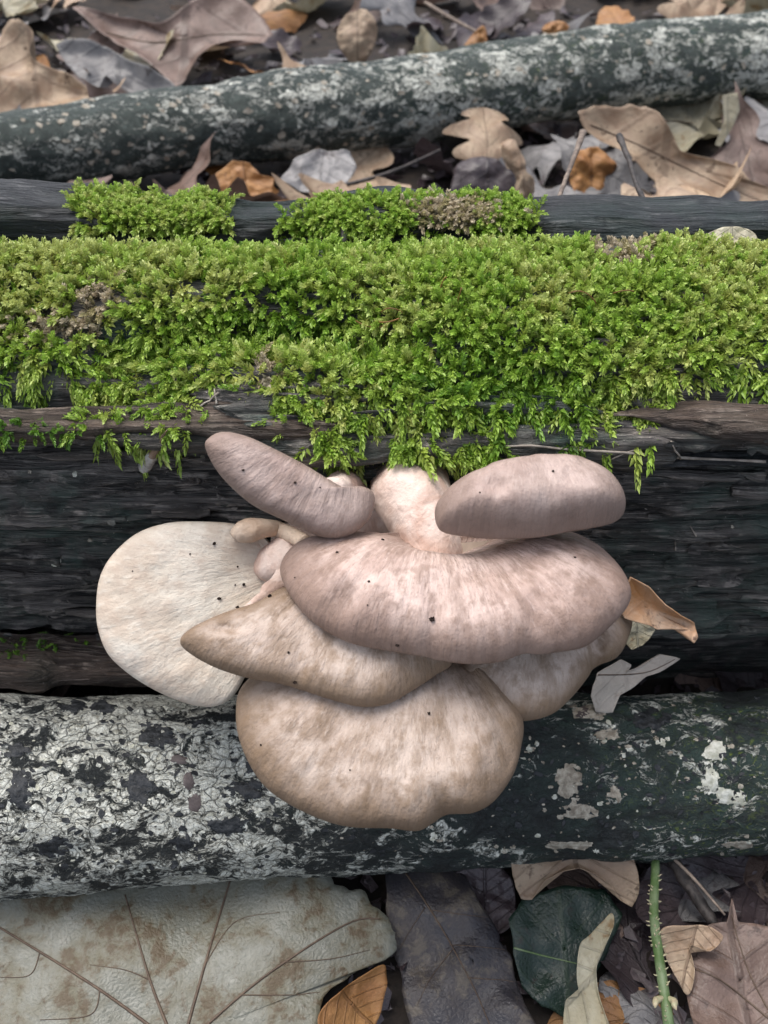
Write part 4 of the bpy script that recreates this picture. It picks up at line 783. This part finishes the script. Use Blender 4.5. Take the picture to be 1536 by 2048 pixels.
px_leaf('oval_leaf', [(1445, 190), (1475, 185), (1480, 220), (1465, 255), (1440, 295), (1430, 290), (1448, 240)], at_z(1455, 240, 4.0), (0.1, -.8, .5), 'l_pale', 'narrow yellowish leaf hanging below the far branch', 0.0, .06, 34, sharp=True)
# litter crumbs: too small and too many to count
rc = np.random.default_rng(8); V, F = [], []
for k in range(5200):
    y = rc.choice([rc.uniform(6, 22), rc.uniform(29, 90)], p=[.35, .65]); x = rc.uniform(-1, 1) * (0.42 * math.hypot(y, 28) + 4); z = float(0) ; s = rc.uniform(.15, .7) * (1 if y > 25 else .55); V.append((x, y, s)); 
V = np.array(V); zz = ground_h(V[:, 0], V[:, 1]); VV, FF = [], []
for (x, y, s), z in zip(V, zz):
    a = unit(rc.normal(0, 1, 3) + [0, 0, 0]); n = unit([rc.normal(0, .5), rc.normal(-.2, .5), 1]); a = unit(a - n * (a @ n)); b = np.cross(n, a); m = len(VV); c = np.array([x, y, z + rc.uniform(0.05, .5)])
    for p, q in ((-1, 0), (-.3, -.6), (.9, -.3), (1, .2), (.1, .6)): VV.append(c + a * s * (p + rc.normal(0, .15)) + b * s * (q + rc.normal(0, .15)) + n * s * rc.normal(0, .12))
    FF += [(m, m + 1, m + 2), (m, m + 2, m + 3), (m, m + 3, m + 4)]
tag(mk('leaf_crumbs', np.array(VV), np.array(FF), M['l_dark'], loc=(0, 0, 0), kind='stuff', uv=np.zeros((len(VV), 2)) + .2, smooth_=False), 'brown crumbs of broken leaves strewn over the soil', 'leaf litter')

# ------------------------------------------------------------------ stems, twigs, small things
st = thing('prickly_stem', at_z(1320, 2060, 1.0), 'green prickly bramble stem rising from under the near branch', 'stem')
sp = np.array([at_z(1312, 1690, 2.4), at_z(1310, 1760, 2.6), at_z(1308, 1830, 2.8), at_z(1316, 1900, 2.9), at_z(1328, 1980, 2.9), at_z(1338, 2060, 2.7), at_z(1345, 2200, 1.2)])
so = mk_tube('stem', sp, (0.12, 0.13, 0.13, 0.14, 0.14, 0.15, 0.15), M['green_stem'], st, 14, 60, 0.08, 2)
rp = np.random.default_rng(3); cp = catmull(sp, 400, False)
for k in range(95):
    i = rp.integers(60, 370); T = unit(cp[i + 1] - cp[i - 1]); d = unit(np.cross(T, rp.normal(0, 1, 3))); L = rp.uniform(.05, .11)
    Vp, Fp = tube([cp[i] + d * .09, cp[i] + d * (.14 + L * .5) - T * L * .1, cp[i] + d * (.14 + L) - T * L * .35], [.035, .02, .004], 5)
    mk('prickle', Vp, tri_fix(Vp, Fp), M['prickle'], so)
for (u, v, s) in ((1310, 2008, -1), (1348, 2012, 1)):
    b = at_z(1330, 1995, 2.9); e = at_z(u, v, 3.1); mk_tube('bud', [b, (b + e) / 2 + [s * .1, 0, .05], e + [0, 0, .05], e + [s * .03, -.12, .05]], (.05, .1, .08, .01), M['prickle'], st, 10, 16, .1)
def twig(label, pts, rad, mat, name='twig', side=()):
    t = thing(name, pts[0], label, 'twig'); mk_tube('stem', pts, rad, M[mat], t, 10, 30, .15, len(label))
    for p, r in side: mk_tube('side_twig', p, r, M[mat], t, 8, 12, .1, 3)
twig('thin tan twig standing up behind the log, beside the rusty leaf', [at_y(1108, 425, 31), at_y(1125, 375, 33), at_y(1150, 310, 35.5), at_y(1166, 265, 37.5)], (.07, .08, .09, .15), 'twig', 'leaf_stalk')
twig('dark crooked twig standing up behind the log, on the pale oak leaf', [at_y(1300, 420, 31), at_y(1275, 375, 33), at_y(1258, 320, 35), at_y(1238, 272, 37)], (.11, .08, .09, .14), 'twig_dark', 'leaf_stalk')
twig('black stick poking out beneath the near branch beside the green stem', [at_z(1330, 1690, 2.0), at_z(1370, 1760, 2.0), at_z(1430, 1850, 1.9)], (.22, .2, .16), 'twig_dark')
twig('thin grey twig over the black stick under the near branch', [at_z(1345, 1715, 2.5), at_z(1390, 1760, 2.6), at_z(1450, 1830, 2.6)], (.05, .05, .03), 'twig')
twig('dark thin twig lying between the far branch and the log', [at_z(690, 370, 2.6), at_z(780, 345, 3.0), at_z(880, 300, 3.2)], (.12, .12, .08), 'twig_dark')
twig('thin brown twig lying in the leaves behind the far branch', [at_z(850, 5, 3.0), at_z(900, 35, 3.0), at_z(965, 70, 3.0)], (.15, .15, .12), 'twig')
tw = [hit(LOGBVH, u, v)[0] + [0, -.05, .02] for u, v in ((985, 893), (1060, 890), (1130, 897), (1260, 905), (1380, 915), (1530, 922))]
twig('pale dry fibre stretched along the log under the moss', tw, (.02, .03, .03, .035, .04, .04), 'fibre', 'dry_fibre')
fr = np.random.default_rng(12)
for i, (u, v, l, a) in enumerate([(1250, 905, 60, -20), (1160, 895, 50, 15), (1350, 900, 40, 60), (420, 800, 46, -35), (432, 795, 30, 80), (1385, 1062, 26, 60), (1350, 1090, 20, 90), (1150, 900, 36, -30), (175, 1360, 50, 62)]):
    pts = []
    for k in np.linspace(-.5, .5, 5):
        h, n_ = hit(LOGBVH, u + math.cos(R(a)) * l * k, v + math.sin(R(a)) * l * k + 6 * k * k)
        if h is not None: pts.append(h + n_ * (0.03 + .05 * abs(k)))
    if len(pts) > 3:
        V_, F_ = tube(np.array(pts), np.linspace(.018, .03, len(pts)), 6)
        tag(mk('dry_fibre', V_, tri_fix(V_, F_), M['fibre']), 'short pale dry fibre stuck to the log', 'fibre', 'dry fibres stuck to the log')
# two droppings on the moss
for (u, v, ln_, lab) in ((681, 497, .62, 'longer of two dark grey seed-like droppings on the moss'), (690, 490, .5, 'shorter of two dark grey seed-like droppings on the moss')):
    h, n_ = hit(LOGBVH, u, v); c = h + np.array([0, -.25, .48]); ax = unit([0.06, -0.55, -0.8]); q = [c - ax * ln_ * k for k in (.5, .35, 0, -.35, -.5)]
    V_, F_ = tube(np.array(q), [.03, .10, .115, .09, .01], 16, 24, .08, 3)
    tag(mk('dropping', V_, tri_fix(V_, F_), M['dropping']), lab, 'dropping')
# the papery husk stuck to the log face
h, n_ = hit(LOGBVH, 305, 900); hk = thing('seed_husk', h, 'translucent papery seed husk with brown tip stuck to the log face', 'husk')
a0, a1 = hit(LOGBVH, 326, 868)[0] + n_ * .12, hit(LOGBVH, 290, 928)[0] + n_ * .10
mid = (a0 + a1) / 2 + n_ * .08
mk_tube('tip', [a0 - (a1 - a0) * .25, a0, a0 * .6 + a1 * .4 + n_ * .04, mid], (.015, .05, .11, .14), M['husk_brown'], hk, 16, 16, .15, 5)
mk_tube('wing', [mid - (a1 - a0) * .05, a0 * .25 + a1 * .75 + n_ * .02, a1, a1 + (a1 - a0) * .12], (.13, .17, .16, .07), M['husk'], hk, 18, 18, .25, 6)
# grains of dirt on the caps and the log
spots = dict(A=[(863, 1238, 9), (1010 - 245, 1080, 5), (845, 1078, 5), (674, 1105, 5), (738, 1163, 5), (795, 1290, 6), (735, 1210, 3), (1150, 1115, 4), (590, 1155, 3)], D=[(438, 1197, 7), (475, 1215, 7), (487, 1169, 7), (428, 1087, 7), (380, 1108, 4), (475, 1133, 4), (265, 1142, 3), (470, 1170, 4)], B=[(486, 940, 5), (590, 965, 5), (640, 975, 3)], C=[(1106, 943, 5), (960, 985, 3)], E=[(590, 1364, 7), (577, 1305, 5), (540, 1193, 7)], F=[(858, 1427, 6), (522, 1490, 4), (700, 1540, 3)])
for kk, l in spots.items():
    for (u, v, s) in l:
        h, n_ = hit(BVHS[kk], u, v)
        if h is None: continue
        s_ = s * 0.0115 * .5; rgs = np.random.default_rng(int(u)); d = rgs.normal(0, 1, (8, 10, 3))
        th, ph = np.meshgrid(np.linspace(0.05, np.pi - .05, 8), np.linspace(0, 2 * np.pi, 10, endpoint=False), indexing='ij')
        X = np.stack([np.sin(th) * np.cos(ph) * rgs.uniform(.8, 1.3), np.sin(th) * np.sin(ph), np.cos(th) * .6], -1) * s_ + d * s_ * .2
        who = dict(A='largest cap', D='cream mushroom', B='tilted mauve cap', C='domed cap', E='creased pointed cap', F='lowest fan cap')[kk]
        tag(mk('dirt_speck', (X + h + n_ * s_ * .35).reshape(-1, 3), grid_quads(8, 10, True), M['speck']), 'tiny dark dirt speck on the ' + who, 'speck', 'dirt specks on the ' + who)
for (u, v, s, lab) in ((113, 1127, 11, 'bluish white mould spot on the log face beside the cream mushroom'), (150, 948, 6, 'pale green lichen dot on the log face below the seed husk')):
    patch(LOGBVH, u, v, s, s * 1.2, 'lichen', log, 'lichen_patch', .05, int(u), 20, .5)
for (u, v) in ((1402, 918), (1464, 1054), (1490, 1088), (1408, 950), (60, 945), (405, 915), (180, 1080)):
    patch(LOGBVH, u, v, 6, 4, 'lichen_tan', log, 'wood_chip', .04, int(u), 14, .6)

px_leaf('bark_chip', [(1408, 480), (1430, 462), (1480, 458), (1510, 470), (1512, 490), (1470, 492), (1430, 494)], at_z(1460, 476, 16.45), (0, -.45, .9), 'l_pale', 'pale papery bark chip lying on the log behind the moss', .05, .08, 41, thick=.05, cat='bark chip')
rq = np.random.default_rng(77)
for (u, v, a) in ((745, 632, 0), (775, 628, 15), (790, 640, -10), (915, 605, 80), (880, 610, 70), (1230, 600, 10), (1160, 620, -30)):
    h, n_ = hit(LOGBVH, u, v); c = h + n_ * .45; d = np.array([math.cos(R(a)), -.1, math.sin(R(a))]); L = rq.uniform(.5, .9)
    V_, F_ = tube([c - d * L * .5 - n_ * .15, c - d * L * .15 + n_ * .1, c + d * L * .2 + n_ * .16, c + d * L * .5 + n_ * .05], [.014, .014, .013, .02], 6, 14)
    tag(mk('moss_stalk', V_, tri_fix(V_, F_), M['l_orange']), 'thin orange brown moss stalk lying on the moss', 'moss stalk', 'moss stalks')
